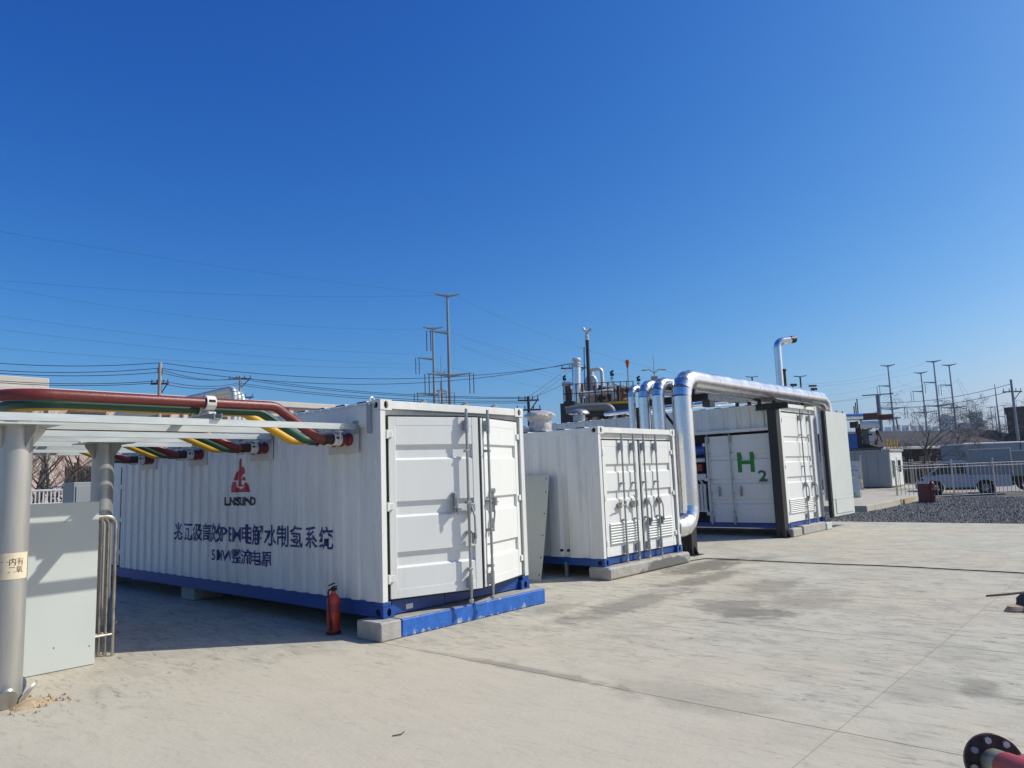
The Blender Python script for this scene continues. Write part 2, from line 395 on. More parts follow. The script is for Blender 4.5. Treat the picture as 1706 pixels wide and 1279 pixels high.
# ------------------------------------------------------------------ the setting
b = MB(); b.box(-880, 1680, -880, 1680, -.6, -.13); tag(b.build('ground', M['earth']), kind='structure')
yard = MB(); yard.box(-14.1, 17.74, -16.1, 19.1, -.12, -.045)
yard = tag(yard.build('concrete_yard', M['gravelb']), kind='structure')
G = .0042
SLABS = [(-14, -.15, -4.77, 19), (-14, -.15, -16, -4.77)]
XS = [-.15, 2.65, 7.9, 12.0, 15.9, 17.7]; YS = [-16, -8.5, -4.77, -1.0, .85, 19]
for i in range(5):
    for j in range(5): SLABS.append((XS[i], XS[i+1], YS[j], YS[j+1]))
for x0, x1, y0, y1 in SLABS:
    b = MB(); b.box(x0+G, x1-G, y0+G, y1-G, -.044, 0); b.build('concrete_slab', M['yard'], yard)
# gravel field beyond the yard, road and far ground
b = MB(); b.box(17.78, 40.0, -16, 14, -.128, -.035); tag(b.build('gravel_field', M['gravelb']), kind='structure')
b = MB(); b.box(40.2, 62, -60, 40, -.126, -.06); tag(b.build('road', M['earth']), kind='structure')
def gravel():
    rng = random.Random(3); V = []; F = []
    base = [(1, 0, 0), (-1, 0, 0), (0, 1, 0), (0, -1, 0), (0, 0, 1), (0, 0, -1)]
    fc = [(0, 2, 4), (2, 1, 4), (1, 3, 4), (3, 0, 4), (2, 0, 5), (1, 2, 5), (3, 1, 5), (0, 3, 5)]
    for k in range(26000):
        x = 17.9+15.5*rng.random()**1.25; y = -6.2+10*rng.random()
        if x > 22.3 and y > 1.55: continue
        if y > 3.4 and x > 30: continue
        r = rng.uniform(.022, .06); a = rng.random()*6.28; ca, sa = math.cos(a), math.sin(a); o = len(V)
        for p in base:
            q = [p[0]*r*rng.uniform(.7, 1.2), p[1]*r*rng.uniform(.6, 1.1), p[2]*r*rng.uniform(.45, .9)]
            V.append((x+q[0]*ca-q[1]*sa, y+q[0]*sa+q[1]*ca, -.025+rng.random()*.03+q[2]))
        F += [tuple(o+i for i in f) for f in fc]
    me = bpy.data.meshes.new('gravel'); me.from_pydata(V, [], F); me.materials.append(M['stone'])
    o = bpy.data.objects.new('gravel', me); COL.objects.link(o)
    tag(o, 'loose grey gravel spread over the ground beyond the concrete yard', 'gravel', kind='stuff')
gravel()

# ------------------------------------------------------------------ containers
PITCH, CDEP = .278, .025
def profile(y0, y1, pitch=PITCH, depth=CDEP, flat=.10, slope=.028):
    """(y, inset) points of a corrugated wall running from y0 to y1"""
    n = max(1, round((y1-y0)/pitch)); p = (y1-y0)/n; pts = [(y0, 0)]
    a = (p-2*slope-flat)/2
    for i in range(n):
        c = y0+p*i
        pts += [(c+a, 0), (c+a+slope, depth), (c+a+slope+flat, depth), (c+a+2*slope+flat, 0)]
    pts.append((y1, 0)); return pts
def inset(prof, y):
    for (a, u), (c, w) in zip(prof, prof[1:]):
        if a <= y <= c: return u+(w-u)*((y-a)/max(c-a, 1e-9))
    return 0
def casting(name, x, y, z, sx, mat, parent):
    """corner casting, outer corner at x, y with y as the front face; sx=+1: body goes to +x"""
    w, d, h = .162, .178, .118
    x0, x1 = (x, x+w) if sx > 0 else (x-w, x); cx = (x0+x1)/2
    m = MB()
    m.holed(w, h, .03, .045, lambda u, v, t: (cx+u, y+t, z+h/2+v), .03)
    m.holed(d, h, .045, .038, lambda u, v, t: (x+sx*t, y+d/2+u, z+h/2+v), .03)
    m.quad((x0, y, z+h), (x1, y, z+h), (x1, y+d, z+h), (x0, y+d, z+h)); m.quad((x0, y, z), (x1, y, z), (x1, y+d, z), (x0, y+d, z))
    xi = x1 if sx > 0 else x0
    m.quad((xi, y, z), (xi, y+d, z), (xi, y+d, z+h), (xi, y, z+h)); m.quad((x0, y+d, z), (x1, y+d, z), (x1, y+d, z+h), (x0, y+d, z+h))
    o = m.build(name, mat, parent)
    c = MB(); c.box(min(x+sx*.03, xi-sx*.004), max(x+sx*.03, xi-sx*.004), y+.03, y+d-.004, z+.004, z+h-.004); c.build('casting_dark_core', M['dark'], o)  # near-black solid core paints the darkness inside the casting holes
    return o
def door_leaf(t, w, h, sgn, loc, rz, flutes, fh, louv=None, mat=None, dep=.034, hinges=None):
    """leaf hinged at its local origin, front face y=0, reaching to sgn*w"""
    mat = mat or M['white2']
    X = lambda a: sgn*a
    m = MB(); sw = .085
    for a, c in ((0, sw), (w-sw, w)): m.box(X(a), X(c), 0, .05, 0, h, .004)
    m.box(X(sw), X(w-sw), .0015, .0485, 0, .10, .003); m.box(X(sw), X(w-sw), .0015, .0485, h-.10, h, .003)
    pts = [(.10, .004)]; sl = dep*.75
    for zc in sorted(flutes):
        pts += [(zc-fh/2-sl*.9, .004), (zc-fh/2+sl*.1, dep), (zc+fh/2-sl*.1, dep), (zc+fh/2+sl*.4, .004)]
    pts.append((h-.10, .004))
    m.sheet(pts, lambda z, y, x: (x, y, z), X(sw), X(w-sw))
    m.box(X(.01), X(w-.01), .044, .047, .01, h-.01)
    d = m.build('door', mat, t, loc, rz)
    if louv:
        z0, z1, n = louv
        p = (z1-z0)/n
        lm = MB(); lm.prism([(0, 0), (p*.30, -.028), (p*.42, -.028), (p*.95, -.002), (p*.95, .004), (0, .004)], lambda z, y, x: (x, y, z), X(sw+.03), X(w-sw-.02))
        me = lm.mesh('louver_slat', mat, 20)
        for i in range(n): link('louver_slat', me, d, (0, 0, z0+i*p))
    g = MB()
    for a, c in ((-.034, 0), (w, w+.018)): g.box(X(a), X(c), .012, .045, -.012, h+.012)
    g.box(X(0), X(w), .012, .045, -.02, 0); g.box(X(0), X(w), .012, .045, h, h+.02); g.build('door_gasket', M['gasket'], d)
    for zc in (hinges or (.22, h*.5, h-.2)):
        k = MB(); k.box(X(-.075), X(.045), -.022, -.001, zc-.038, zc+.038, .006); k.cyl((X(-.03), -.026, zc-.05), (X(-.03), -.026, zc+.05), .015, 10)
        k.build('hinge', mat, d)
    return d
def lock_rod(d, x, h, z0=-.15, z1=None, y=-.055, mats=None, guides=(.12, .33, .5, .8)):
    z1 = h+.10 if z1 is None else z1; mats = mats or M['steel']
    m = MB(); m.cyl((x, y, z0), (x, y, z1), .0165, 10)
    for zc in (.09, h-.1): m.box(x-.03, x+.03, y-.005, -.001, zc-.065, zc+.065, .006); m.cyl((x, y, zc-.09), (x, y, zc+.09), .024, 10)
    for gz in guides: m.box(x-.027, x+.027, y-.02, -.001, h*gz-.016, h*gz+.016, .005)
    m.box(x-.03, x+.03, y-.012, y+.03, z0+.01, z0+.05, .006)
    return m.build('lock_rod', mats, d)
def rod_handle(d, x, z, kind, mats=None):
    mats = mats or M['steel']; m = MB(); y = -.06
    m.cyl((x, y-.005, z-.05), (x, y-.005, z+.05), .026, 10)
    if kind == 'side':
        m.tube([(x, y-.02, z), (x-.08, y-.035, z-.01), (x-.17, y-.03, z-.02), (x-.24, y-.05, z-.02)], .011, 8)
        m.box(x-.15, x-.08, y+.0, -.001, z-.06, z+.03, .008); m.tube([(x-.12, y, z), (x-.13, y-.03, z+.06), (x-.05, y-.03, z+.08)], .010, 8)
    elif kind == 'up':
        m.tube([(x, y-.02, z), (x-.07, y-.04, z+.06), (x-.16, y-.05, z+.14)], .011, 8); m.box(x-.11, x-.04, y, -.001, z-.07, z+.05, .008)
    elif kind == 'down':
        m.tube([(x+.02, y-.02, z+.04), (x+.05, y-.045, z-.08), (x+.055, y-.04, z-.24), (x+.06, y-.05, z-.34)], .013, 8)
        m.box(x+.02, x+.09, y, -.001, z-.03, z+.07, .008); m.box(x+.03, x+.075, y-.03, y+.02, z-.40, z-.27, .006)
    elif kind == 'plate':
        m.box(x-.032, x+.032, -.03, -.001, z-.12, z+.12, .008); m.box(x-.018, x+.018, -.06, -.03, z-.02, z+.11, .006); m.cyl((x, -.07, z-.09), (x, -.001, z-.09), .024, 12); m.tube([(x, -.05, z-.02), (x+.01, -.085, z-.07), (x+.01, -.08, z-.15)], .010, 8)
    elif kind == 'key':
        m.box(x-.05, x+.05, -.02, -.001, z-.035, z+.035, .006); m.cyl((x, -.06, z+.13), (x, -.001, z+.13), .032, 12); m.box(x-.014, x+.014, -.05, -.02, z-.13, z+.14, .005)
        m.tube([(x, -.045, z), (x-.01, -.06, z-.14), (x-.035, -.05, z-.30)], .012, 8); m.cyl((x+.02, -.045, z), (x+.075, -.06, z), .018, 10); m.box(x-.055, x-.02, -.06, -.03, z-.36, z-.2, .005)
    return m.build('door_handle', mats, d)

def container(label, x, y, zb, W, L, H, bz, group, wy0=.16, wy1=None, pitch=PITCH, depth=CDEP, flat=.10, slope=.028, wz1=None, fascia=True, roof=True):
    t = thing('shipping_container', label, 'container', (x, y, zb), 0, group)
    wy1 = wy1 or L-.16; wz1 = wz1 or H-.10
    pr = profile(wy0, wy1, pitch, depth, flat, slope)
    m = MB(); m.sheet(pr, lambda yy, ins, z: (ins+.006, yy, z), bz-.02, wz1+.01); m.build('side_wall', M['white'], t, ang=15)
    m = MB(); pr2 = profile(.16, L-.16, pitch, depth, flat, slope)
    m.sheet(pr2, lambda yy, ins, z: (W-ins-.006, yy, z), bz-.02, H-.10); m.sheet([(p[0]*W/L, p[1]) for p in pr2], lambda xx, ins, z: (xx, L-ins-.006, z), bz-.02, H-.1)
    m.build('far_wall', M['white'], t, ang=15)
    for px_, py_ in ((0, 0), (W, 0), (0, L), (W, L)):
        sx = 1 if px_ == 0 else -1; sy = 1 if py_ == 0 else -1
        m = MB(); m.box(px_, px_+sx*.075, py_+sy*.004, py_+sy*.158, bz, H-.119, .004)
        m.box(px_+sx*.003, px_+sx*.10, py_+sy*.05, py_+sy*.15, bz, H-.12)
        m.build('corner_post', M['white'], t)
        m = MB(); m.box(px_+sx*.001, px_+sx*.12, py_+sy*.008, py_+sy*.157, .119, bz-.001, .003); m.build('post_foot', M['blue'], t)
    casting('corner_casting', 0, -.004, H-.118, 1, M['white'], t); casting('corner_casting', W, -.004, H-.118, -1, M['white'], t)
    casting('corner_casting', 0, -.004, 0, 1, M['blue'], t); casting('corner_casting', W, -.004, 0, -1, M['blue'], t)
    m = MB(); m.box(.163, W-.163, .0, .07, H-.105, H-.012, .005); m.box(.08, W-.08, .06, .12, H-.20, H-.10, .004); m.build('door_header', M['white'], t)
    m = MB(); m.box(.163, W-.163, .05, .12, .015, bz-.005, .004); m.build('door_sill', M['blue'], t)
    for xx in (0, W):
        sx = 1 if xx == 0 else -1
        m = MB(); m.box(xx+sx*.012, xx+sx*.06, .178, L-.16, .0, bz-.03, .004); m.box(xx+sx*.004, xx+sx*.1, .178, L-.16, bz-.03, bz-.004, .003); m.build('bottom_rail', M['blue'], t)
        m = MB(); m.box(xx, xx+sx*.06, .176, L-.16, H-.10 if xx else wz1, H-.012, .005); m.build('top_rail', M['white'], t)
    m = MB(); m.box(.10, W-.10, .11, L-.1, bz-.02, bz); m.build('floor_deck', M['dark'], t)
    m = MB(); m.box(.08, W-.08, .13, .14, bz, H-.10); m.build('black_gap_backing', M['dark'], t)  # black sheet paints the unlit interior seen through the door gaps
    if roof:
        n = int(L/.418); p = (L-.3)/n; pts = [(.15, 0)]
        for i in range(n): c = .15+i*p; pts += [(c+p*.25, 0), (c+p*.35, .028), (c+p*.75, .028), (c+p*.85, 0)]
        pts.append((L-.15, 0)); m = MB(); m.sheet(pts, lambda yy, q, xx: (xx, yy, H-.022+q), .03, W-.03); m.build('roof_sheet', M['white'], t, ang=15)
    return t, pr

def text_mesh(body, size, bold=0., squeeze=1.):
    c = bpy.data.curves.new('lettering', 'FONT'); c.body = body; c.size = 1; c.offset = bold; c.resolution_u = 2
    o = bpy.data.objects.new('lettering', c); COL.objects.link(o)
    dg = bpy.context.evaluated_depsgraph_get(); me = bpy.data.meshes.new_from_object(o.evaluated_get(dg))
    bpy.data.objects.remove(o); bpy.data.curves.remove(c)
    xs = [v.co.x for v in me.vertices]; ys = [v.co.y for v in me.vertices]
    return me, (min(xs), max(xs), min(ys), max(ys))
def wall_print(t, prof, me, bb, yl, yr, z0, z1, mat, zs=0, name='lettering'):
    """a flat outline laid on the corrugated left wall of a container; it bends with the sheet"""
    bm = bmesh.new(); bm.from_mesh(me)
    for v in bm.verts:
        u = (v.co.x-bb[0])/(bb[1]-bb[0]); w = (v.co.y-bb[2])/(bb[3]-bb[2])
        v.co = Vector((0, yl+(yr-yl)*u, z0+(z1-z0)*w))
    for yy, _ in prof:
        if min(yl, yr)-.02 < yy < max(yl, yr)+.02:
            bmesh.ops.bisect_plane(bm, geom=bm.verts[:]+bm.edges[:]+bm.faces[:], plane_co=(0, yy, 0), plane_no=(0, 1, 0), dist=1e-5)
    for v in bm.verts: v.co.x = inset(prof, v.co.y)+.006-.0045
    m2 = bpy.data.meshes.new(name); bm.to_mesh(m2); bm.free(); m2.materials.append(mat)
    return link(name, m2, t)
def poly_mesh(polys):
    bm = bmesh.new()
    for p in polys: bm.faces.new([bm.verts.new((x, y, 0)) for x, y in p])
    bmesh.ops.triangulate(bm, faces=bm.faces); me = bpy.data.meshes.new('emblem'); bm.to_mesh(me); bm.free()
    xs = [v.co.x for v in me.vertices]; ys = [v.co.y for v in me.vertices]
    return me, (min(xs), max(xs), min(ys), max(ys))

CG = 'white equipment containers on concrete plinths'
# --- container one, with the cables and the lettering
W1, L1, H1, ZB = 2.438, 8.7, 2.396, .2
c1, pr1 = container('longest white container with red emblem and navy lettering, both end doors ajar', 0, 0, ZB, W1, L1, H1, .168, CG, wy0=.24, wy1=7.22, wz1=2.10)
m = MB(); m.box(.001, .05, .16, .238, .168, 2.10, .003); m.box(.001, .05, 7.221, 7.29, .168, 2.10, .003); m.build('wall_stile', M['white'], c1)
# fascia panels under the roof edge
for k in range(5):
    y0 = .20+k*1.69
    m = MB(); m.box(-.028, .02, y0, y0+1.62, 2.125, 2.335, .006); m.box(-.036, -.028, y0+.02, y0+1.6, 2.33, 2.345, .003)
    for q in range(9): m.box(-.02, .06, y0+.06+q*.175, y0+.15+q*.175, 2.345, 2.372, .008)
    f = m.build('fascia_panel', M['white'], c1)
    k2 = MB(); k2.box(-.05, -.001, y0-.055, y0-.012, 2.02, 2.36, .004); k2.build('fascia_bracket', M['greybox'], c1)
m = MB()
ey = .17; m.tube([(.02+.034*math.cos(a), ey, 2.40+.034*math.sin(a)) for a in [i*2*math.pi/14 for i in range(15)]], .008, 8, caps=False); m.cyl((.02, ey, 2.34), (.02, ey, 2.38), .02, 10); m.build('lifting_eye', M['white'], c1)
d = door_leaf(c1, 1.15, 2.02, 1, (.135, .03, .185), R_(-17.5), (.42, .98, 1.62), .145)
lock_rod(d, .965, 2.02); rod_handle(d, .80, 1.02, 'plate'); rod_handle(d, .965, .93, 'down')
d = door_leaf(c1, 1.085, 2.02, -1, (W1-.105, .03, .185), R_(17.5), (.42, .98, 1.62), .145)
lock_rod(d, -1.0, 2.02); rod_handle(d, -.88, 1.0, 'key')
m = MB()
for xx in (.62, 1.32, 1.86): m.box(xx, xx+.09, .01, .06, H1-.012, H1+.012, .003); m.box(xx+.02, xx+.06, .0, .05, H1+.012, H1+.026, .004)
m.build('header_lug', M['steel'], c1)
m = MB(); m.box(.95, 1.2, .044, .05, .03, .15); m.build('sill_patch', M['blue'], c1)
m = MB(); m.box(.36, .46, .0445, .05, .045, .10); m.build('data_plate', M['clamp'], c1)
# rear side door of container one
m = MB(); m.box(.014, .05, 7.38, 8.53, .19, 2.06, .006); sd = m.build('side_door', M['white2'], c1)
m = MB(); m.box(.02, .05, 7.292, 7.378, .18, 2.08); m.build('door_gasket', M['gasket'], sd)
for zc in (.42, .98, 1.55, 1.93):
    m = MB(); m.box(.0, .02, 7.25, 7.44, zc-.04, zc+.04, .006); m.build('hinge', M['white2'], sd)
# lettering and emblem
me, bb = text_mesh('兆瓦级高效PEM电解水制氢系统', 1, .017); wall_print(c1, pr1, me, bb, 5.20, .955, .69, .97, M['navy'])
me, bb = text_mesh('5MW整流电源', 1, .017); wall_print(c1, pr1, me, bb, 3.93, 2.34, .425, .63, M['navy'])
me, bb = text_mesh('LINSLIND', 1, .055); wall_print(c1, pr1, me, bb, 3.57, 2.70, 1.215, 1.338, M['blackp'])
EMB = [[(690, -137), (712, -137), (726, -372), (746, -370), (746, -386), (680, -386)],
       [(683, -235), (678, -330), (644, -330)],
       [(722, -216), (738, -206), (754, -224), (760, -270), (742, -276), (731, -300), (726, -262)],
       [(734, -306), (760, -300), (770, -336), (735, -332)],
       [(640, -343), (672, -341), (674, -392), (698, -410), (728, -410), (752, -394), (754, -358), (774, -352), (796, -438), (606, -438)]]
me, bb = poly_mesh(EMB); wall_print(c1, pr1, me, bb, 3.43, 2.90, 1.40, 1.862, M['logo'], name='emblem')
# gland plates
SETS = [0, 1.86, 3.70, 5.45]
for sy in SETS:
    m = MB(); m.box(-.012, .0, .40+sy, .985+sy, 1.815, 2.08, .003)
    for yy in (.42, .69, .965): m.cyl((-.016, yy+sy, 1.835), (-.01, yy+sy, 1.835), .008, 8)
    gp = m.build('gland_plate', M['plate'], c1)
    for yy in (.56, .71, .86):
        m = MB(); m.lathe([(.0, -.06), (.06, -.06), (.074, -.045), (.077, -.03), (.07, -.0125)], n=20); m.v = [(v[2], yy+sy+v[0], 1.975+v[1]) for v in m.v]; m.build('cable_gland', M['gland'], gp)

# --- container two
X2, Y2, W2, H2 = 4.665, .336, 2.466, 2.237
c2, pr2 = container('shorter white container with wrapped roof vent and louvered doors, left of the pipes', X2, Y2, ZB, W2, 6.06, H2, .125, CG, pitch=.42, depth=.04, flat=.10, slope=.05)
hd = H2-.125-.215-.02
for sg, hx in ((1, .128), (-1, W2-.128)):
    w = 1.082; d = door_leaf(c2, w, hd, sg, (hx, .028, .135), 0, (1.42, .98), .115, (.185, .53, 8))
    for i, a in enumerate((.50, .86) if sg > 0 else (1.02, .62)):
        lock_rod(d, sg*a, hd, -.13, hd+.12, mats=M['steel'], guides=(.30, .62))
        rod_handle(d, sg*a, .82, ('side', 'up')[i] if sg > 0 else 'down')
for yy in (.72, .86):
    m = MB(); m.cyl((-.004, yy, .23), (.03, yy, .23), .022, 12); m.build('wall_port', M['dark'], c2)
# --- container three
X3, Y3, W3, H3 = 12.481, .444, 2.47, 3.03
c3, pr3 = container('tallest white container with green H2 on its side door, beneath the silver pipes', X3, Y3, ZB, W3, 9.0, H3, .12, CG, wy0=.16, wz1=2.99, pitch=.36, depth=.03)
c3w = [o for o in c3.children if o.name.startswith('side_wall')][0]
# the side wall keeps only its upper band; doors fill the part below
for v in c3w.data.vertices:
    if v.co.z < 1.5: v.co.z = 2.42
m = MB(); m.box(-.05, .06, .16, 8.84, 2.37, 2.455, .006); m.build('side_ledge', M['white'], c3)
m = MB(); m.box(.30, .31, .1, 8.8, .12, 2.36); m.build('black_bay_backing', M['dark'], c3)  # black sheet stands in for the darkness inside the open bay
d = door_leaf(c3, 1.93, 2.18, 1, (.03, 2.04, .125), R_(-90), (.52, 1.02, 1.62), .10)
lock_rod(d, .09, 2.18, -.05, 2.23); lock_rod(d, .70, 2.18, -.05, 2.23); rod_handle(d, .32, .78, 'plate'); rod_handle(d, .90, .78, 'plate')
hm = MB()
for a, c, z0, z1 in ((.855, .96, 1.24, 1.74), (1.185, 1.29, 1.24, 1.74), (.96, 1.185, 1.44, 1.53)): hm.box(a, c, -.004, .036, z0, z1)
hm.build('lettering', M['h2'], d)
me, bb = text_mesh('2', 1, .022); bm = bmesh.new(); bm.from_mesh(me)
for v in bm.verts: v.co = Vector((1.37+(v.co.x-bb[0])/(bb[1]-bb[0])*.225, -.003, 1.0+(v.co.y-bb[2])/(bb[3]-bb[2])*.28))
bm.to_mesh(me); bm.free(); me.materials.append(M['h2b']); link('lettering', me, d)
for yy in (4.2, 6.2):
    m = MB(); m.box(.0, .05, yy-.02, yy+1.96, .125, 2.36, .006); m.build('side_door', M['white2'], c3)
hd3 = 2.66
d = door_leaf(c3, 1.86, hd3, 1, (.12, .03, .13), 0, (2.02, 1.52, 1.02), .12, (.20, .56, 8))
for a in (.62+.5, 1.72): lock_rod(d, a, hd3, -.12, hd3+.12); rod_handle(d, a, .86, 'down')
m = MB(); m.box(2.0, 2.37, .03, .08, .13, 2.79, .005); m.build('fixed_door_strip', M['white2'], c3)
m = MB(); m.box(2.0, 2.03, .0, .03, .10, 2.80, .004); m.box(2.33, 2.36, .0, .03, .10, 2.7, .004); m.build('lock_rod', M['steel'], c3)
# open leaf beyond its right post, seen from inside
XL = W3+.13
m = MB(); m.box(XL, XL+1.70, -.194, -.13, .11, 2.90, .008); ol = m.build('open_door_leaf', M['panel'], c3)
m = MB(); m.box(XL-.12, XL+.02, -.199, -.11, .09, 2.92, .004); m.build('door_gasket', M['gasket'], ol)
m = MB(); m.box(XL+.04, XL+1.69, -.206, -.1945, .565, .585, .003); m.box(XL+.2, XL+1.58, -.214, -.1945, .18, .555, .016); m.build('lower_panel', M['panel'], ol)
m = MB()
for a in (1.0, 1.6, 2.1): m.box(XL+a-.6, XL+a-.52, -.18, -.14, 2.90, 2.97, .01)
m.build('hook', M['steel'], ol)
# equipment seen in the open bay of container three
m = MB()
for k in range(9): m.box(.06, .12, 2.12+.10*k, 2.195+.10*k, .42, 1.10, .008)
m.box(.07, .11, 2.10, 3.02, .38, .44); m.build('radiator', M['clamp'], c3)
m = MB(); m.cyl((.18, 2.05, 1.98), (.18, 4.0, 1.98), .13, 16); m.build('blue_vessel', M['blueeq'], c3)
m = MB(); m.cyl((.14, 2.1, 1.72), (.14, 4.0, 1.72), .06, 12); m.box(.06, .2, 2.05, 2.5, 1.20, 1.36, .01); m.tube([(.08, 2.3, 1.22), (.05, 2.2, 1.12), (.08, 2.12, 1.02)], .02, 8); m.build('bay_pipework', M['clamp'], c3)
m = MB(); m.box(.10, .22, 2.2, 2.6, 1.42, 1.62, .02); m.build('valve_block', M['red'], c3)

# --- plinths under the door ends
def plinth(label, x0, x1, y0, y1, h, mat, nbev=.015):
    t = thing('concrete_plinth', label, 'plinth', (x0, y0, 0), 0, 'concrete plinths under the containers')
    return t
t = plinth('concrete plinth with flaking blue paint under the lettered container', -.17, 2.56, -.17, .27, .197, None)
m = MB(); m.box(0, .285, 0, .42, 0, .197, .014); m.build('bare_end_block', M['concrete'], t)
m = MB(); m.box(.289, 2.735, .004, .42, 0, .196, .016); m.build('painted_block', M['bconc'], t)
m = MB(); m.box(.291, 2.733, .012, .415, .1965, .2005); m.build('worn_top', M['concrete'], t)
t = plinth('bare grey concrete plinth with a damp dark patch under the shorter container', 4.63, 7.24, .2, .6, .197, None)
m = MB(); m.box(-.03, 2.56, 0, .42, 0, .197, .03); m.build('block', M['damp'], t)
t = plinth('pale concrete plinth with a bluish end under the tallest container', 12.45, 14.95, .33, .7, .197, None)
m = MB(); m.box(-.02, .55, 0, .4, 0, .197, .02); m.build('block', M['concrete'], t)
m = MB(); m.box(.70, 2.22, .02, .4, 0, .215, .02); m.build('block', M['concrete'], t)
m = MB(); m.box(2.23, 2.62, -.01, .4, 0, .19, .02); m.build('blue_end_block', M['panel'], t)
for (x, y, lab, c) in ((.18, 4.85, 'low concrete support block beneath the middle of the lettered container', 0), (.18, 8.3, 'low concrete support block beneath the far rear of the lettered container', 0)):
    m = MB(); m.box(-.2, .25, -.22, .22, 0, .199, .015); tag(m.build('support_block', M['concrete'], None, (x+.1, y, 0)), lab, 'block', 'support blocks under the containers')
m = MB(); m.box(-.2, .2, -.2, .2, 0, .199, .015); tag(m.build('support_block', M['concrete'], None, (4.95, 5.9, 0)), 'concrete support block under the rear of the shorter container', 'block', 'support blocks under the containers')
m = MB(); m.box(-.2, .2, -.2, .2, 0, .199, .015); tag(m.build('support_block', M['concrete'], None, (12.8, 8.9, 0)), 'concrete support block under the rear of the tallest container', 'block', 'support blocks under the containers')
m = MB(); m.box(-.03, .03, -.025, .025, .02, .24, .003); m.box(-.05, .05, -.045, .045, 0, .02, .003); tag(m.build('jack_leg', M['steel'], None, (4.70, 1.12, 0)), 'short steel leg propping the shorter container beside its plinth', 'support leg')

# ------------------------------------------------------------------ cable support frame on the left
RAILS = [(.395, -.03), (1.23, -.03), (2.26, -.03), (3.09, -.03), (4.11, -.03), (4.95, -.03), (5.85, -.03), (6.7, -.03)]
RN = ['nearest', 'second', 'third', 'fourth', 'fifth', 'sixth', 'seventh', 'farthest']
um = MB(); um.prism([(0, 0), (.045, 0), (.045, .006), (.006, .006), (.006, .059), (.045, .059), (.045, .065), (0, .065)], lambda y, z, x: (x, y, z), -4.75, -.03)
ume = um.mesh('channel', M['rail'])
for (y, xe), nn in zip(RAILS, RN):
    t = thing('steel_channel', 'pale galvanised channel beam from the lettered container to the posts, %s of the row' % nn, 'beam', (0, y, 2.28), 0, 'galvanised channel beams carrying the cables')
    link('channel', ume, t)
    m = MB(); m.box(-.034, -.03, -.03, .075, -.05, .10); m.box(-.07, -.034, .006, .045, -.015, -.001); m.build('end_bracket', M['greybox'], t)
    m = MB()
    for xx in (-.12, -.22): m.cyl((xx, -.004, .03), (xx, .004, .03), .010, 8)
    m.build('bolt', M['bolt'], t)
def steel_post(x, y, r, label, sticker=False, base=True):
    t = thing('steel_post', label, 'post', (x, y, 0), 0, 'stainless posts under the beams')
    m = MB(); m.cyl((0, 0, 0), (0, 0, 2.25), r, 40); m.build('shaft', M['stainless'], t)
    m = MB(); m.box(-r*2.2, r*2.2, -r*2.2, r*2.2, 2.25, 2.262, .002); m.build('cap_plate', M['rail'], t)
    gm = MB(); gm.prism([(r-.004, 2.249), (r*2.05, 2.249), (r*2.05, 2.215), (r-.004, 2.06)], lambda a, z, w: (a, w, z), -.004, .004); gme = gm.mesh('gusset', M['stainless'])
    for k in range(4): link('gusset', gme, t, rz=R_(20+90*k))
    m = MB(); m.box(-r*2.2, r*2.2, -.03, .03, 2.262, 2.279, .002); m.build('packing_bar', M['rail'], t)
    if base:
        for k in range(5):
            a0 = R_(-60+72*k); a1 = a0+R_(66)
            m = MB(); vs = []; n = 8
            for i in range(n+1):
                a = a0+(a1-a0)*i/n; e = 1-abs(2*i/n-1)**2.2
                vs.append((a, e))
            A = [(math.cos(a)*(r+.004), math.sin(a)*(r+.004), .02) for a, e in vs]
            Bq = [(math.cos(a)*(r+.014+.085*e), math.sin(a)*(r+.014+.085*e), .05+.13*e) for a, e in vs]
            C_ = [(math.cos(a)*(r+.022+.085*e), math.sin(a)*(r+.022+.085*e), .046+.115*e) for a, e in vs]
            D_ = [(math.cos(a)*(r+.004), math.sin(a)*(r+.004), .0) for a, e in vs]
            m._add(A+Bq+C_+D_, [(q*(n+1)+i, q*(n+1)+i+1, (q+1)*(n+1)+i+1, (q+1)*(n+1)+i) for q in range(3) for i in range(n)])
            m.build('flared_base_plate', M['stainless'], t)
    if sticker:
        m = MB(); a0, a1 = R_(-150), R_(-38); n = 12
        m.sheet([(a0+(a1-a0)*i/n, 0) for i in range(n+1)], lambda a, q, z: ((r+.003)*math.cos(a), (r+.003)*math.sin(a), z), 1.005, 1.215)
        st = m.build('paper_notice', M['paper'], t)
        for body, za, zb_, aa, ab in (('一内有', 1.115, 1.175, -134, -60), ('二氧', 1.055, 1.11, -110, -62)):
            me, bb = text_mesh(body, 1, 0.0)
            for v in me.vertices:
                a = R_(aa+(ab-aa)*(v.co.x-bb[0])/(bb[1]-bb[0])); v.co = Vector(((r+.0045)*math.cos(a), (r+.0045)*math.sin(a), za+(zb_-za)*(v.co.y-bb[2])/(bb[3]-bb[2])))
            me.materials.append(M['brown']); link('lettering', me, st)
    return t
steel_post(-3.315, .64, .121, 'thick stainless post in front with a paper notice taped round it', True)
steel_post(-1.785, 3.08, .121, 'stainless post farther back, rising behind the stacked barriers')
sp = MB(); rngs = random.Random(5)
sp.lathe([(.0, .045), (.06, .038), (.11, .018), (.16, -.004)], (0, 0, 0), 20, lambda i, a: .22*math.sin(3*a+i)+.12*math.sin(7*a))
for k in range(40):
    a = rngs.random()*6.28; rr = rngs.uniform(.05, .30); s = rngs.uniform(.004, .012)
    sp.box(rr*math.cos(a)-s, rr*math.cos(a)+s, rr*math.sin(a)-s, rr*math.sin(a)+s, 0, s*1.6+.02*(1-rr/.34), s*.4)
tag(sp.build('sand_heap', M['sand'], None, (-3.17, .50, 0)), 'small heap of yellow sand and crumbs at the foot of the front post', 'sand')

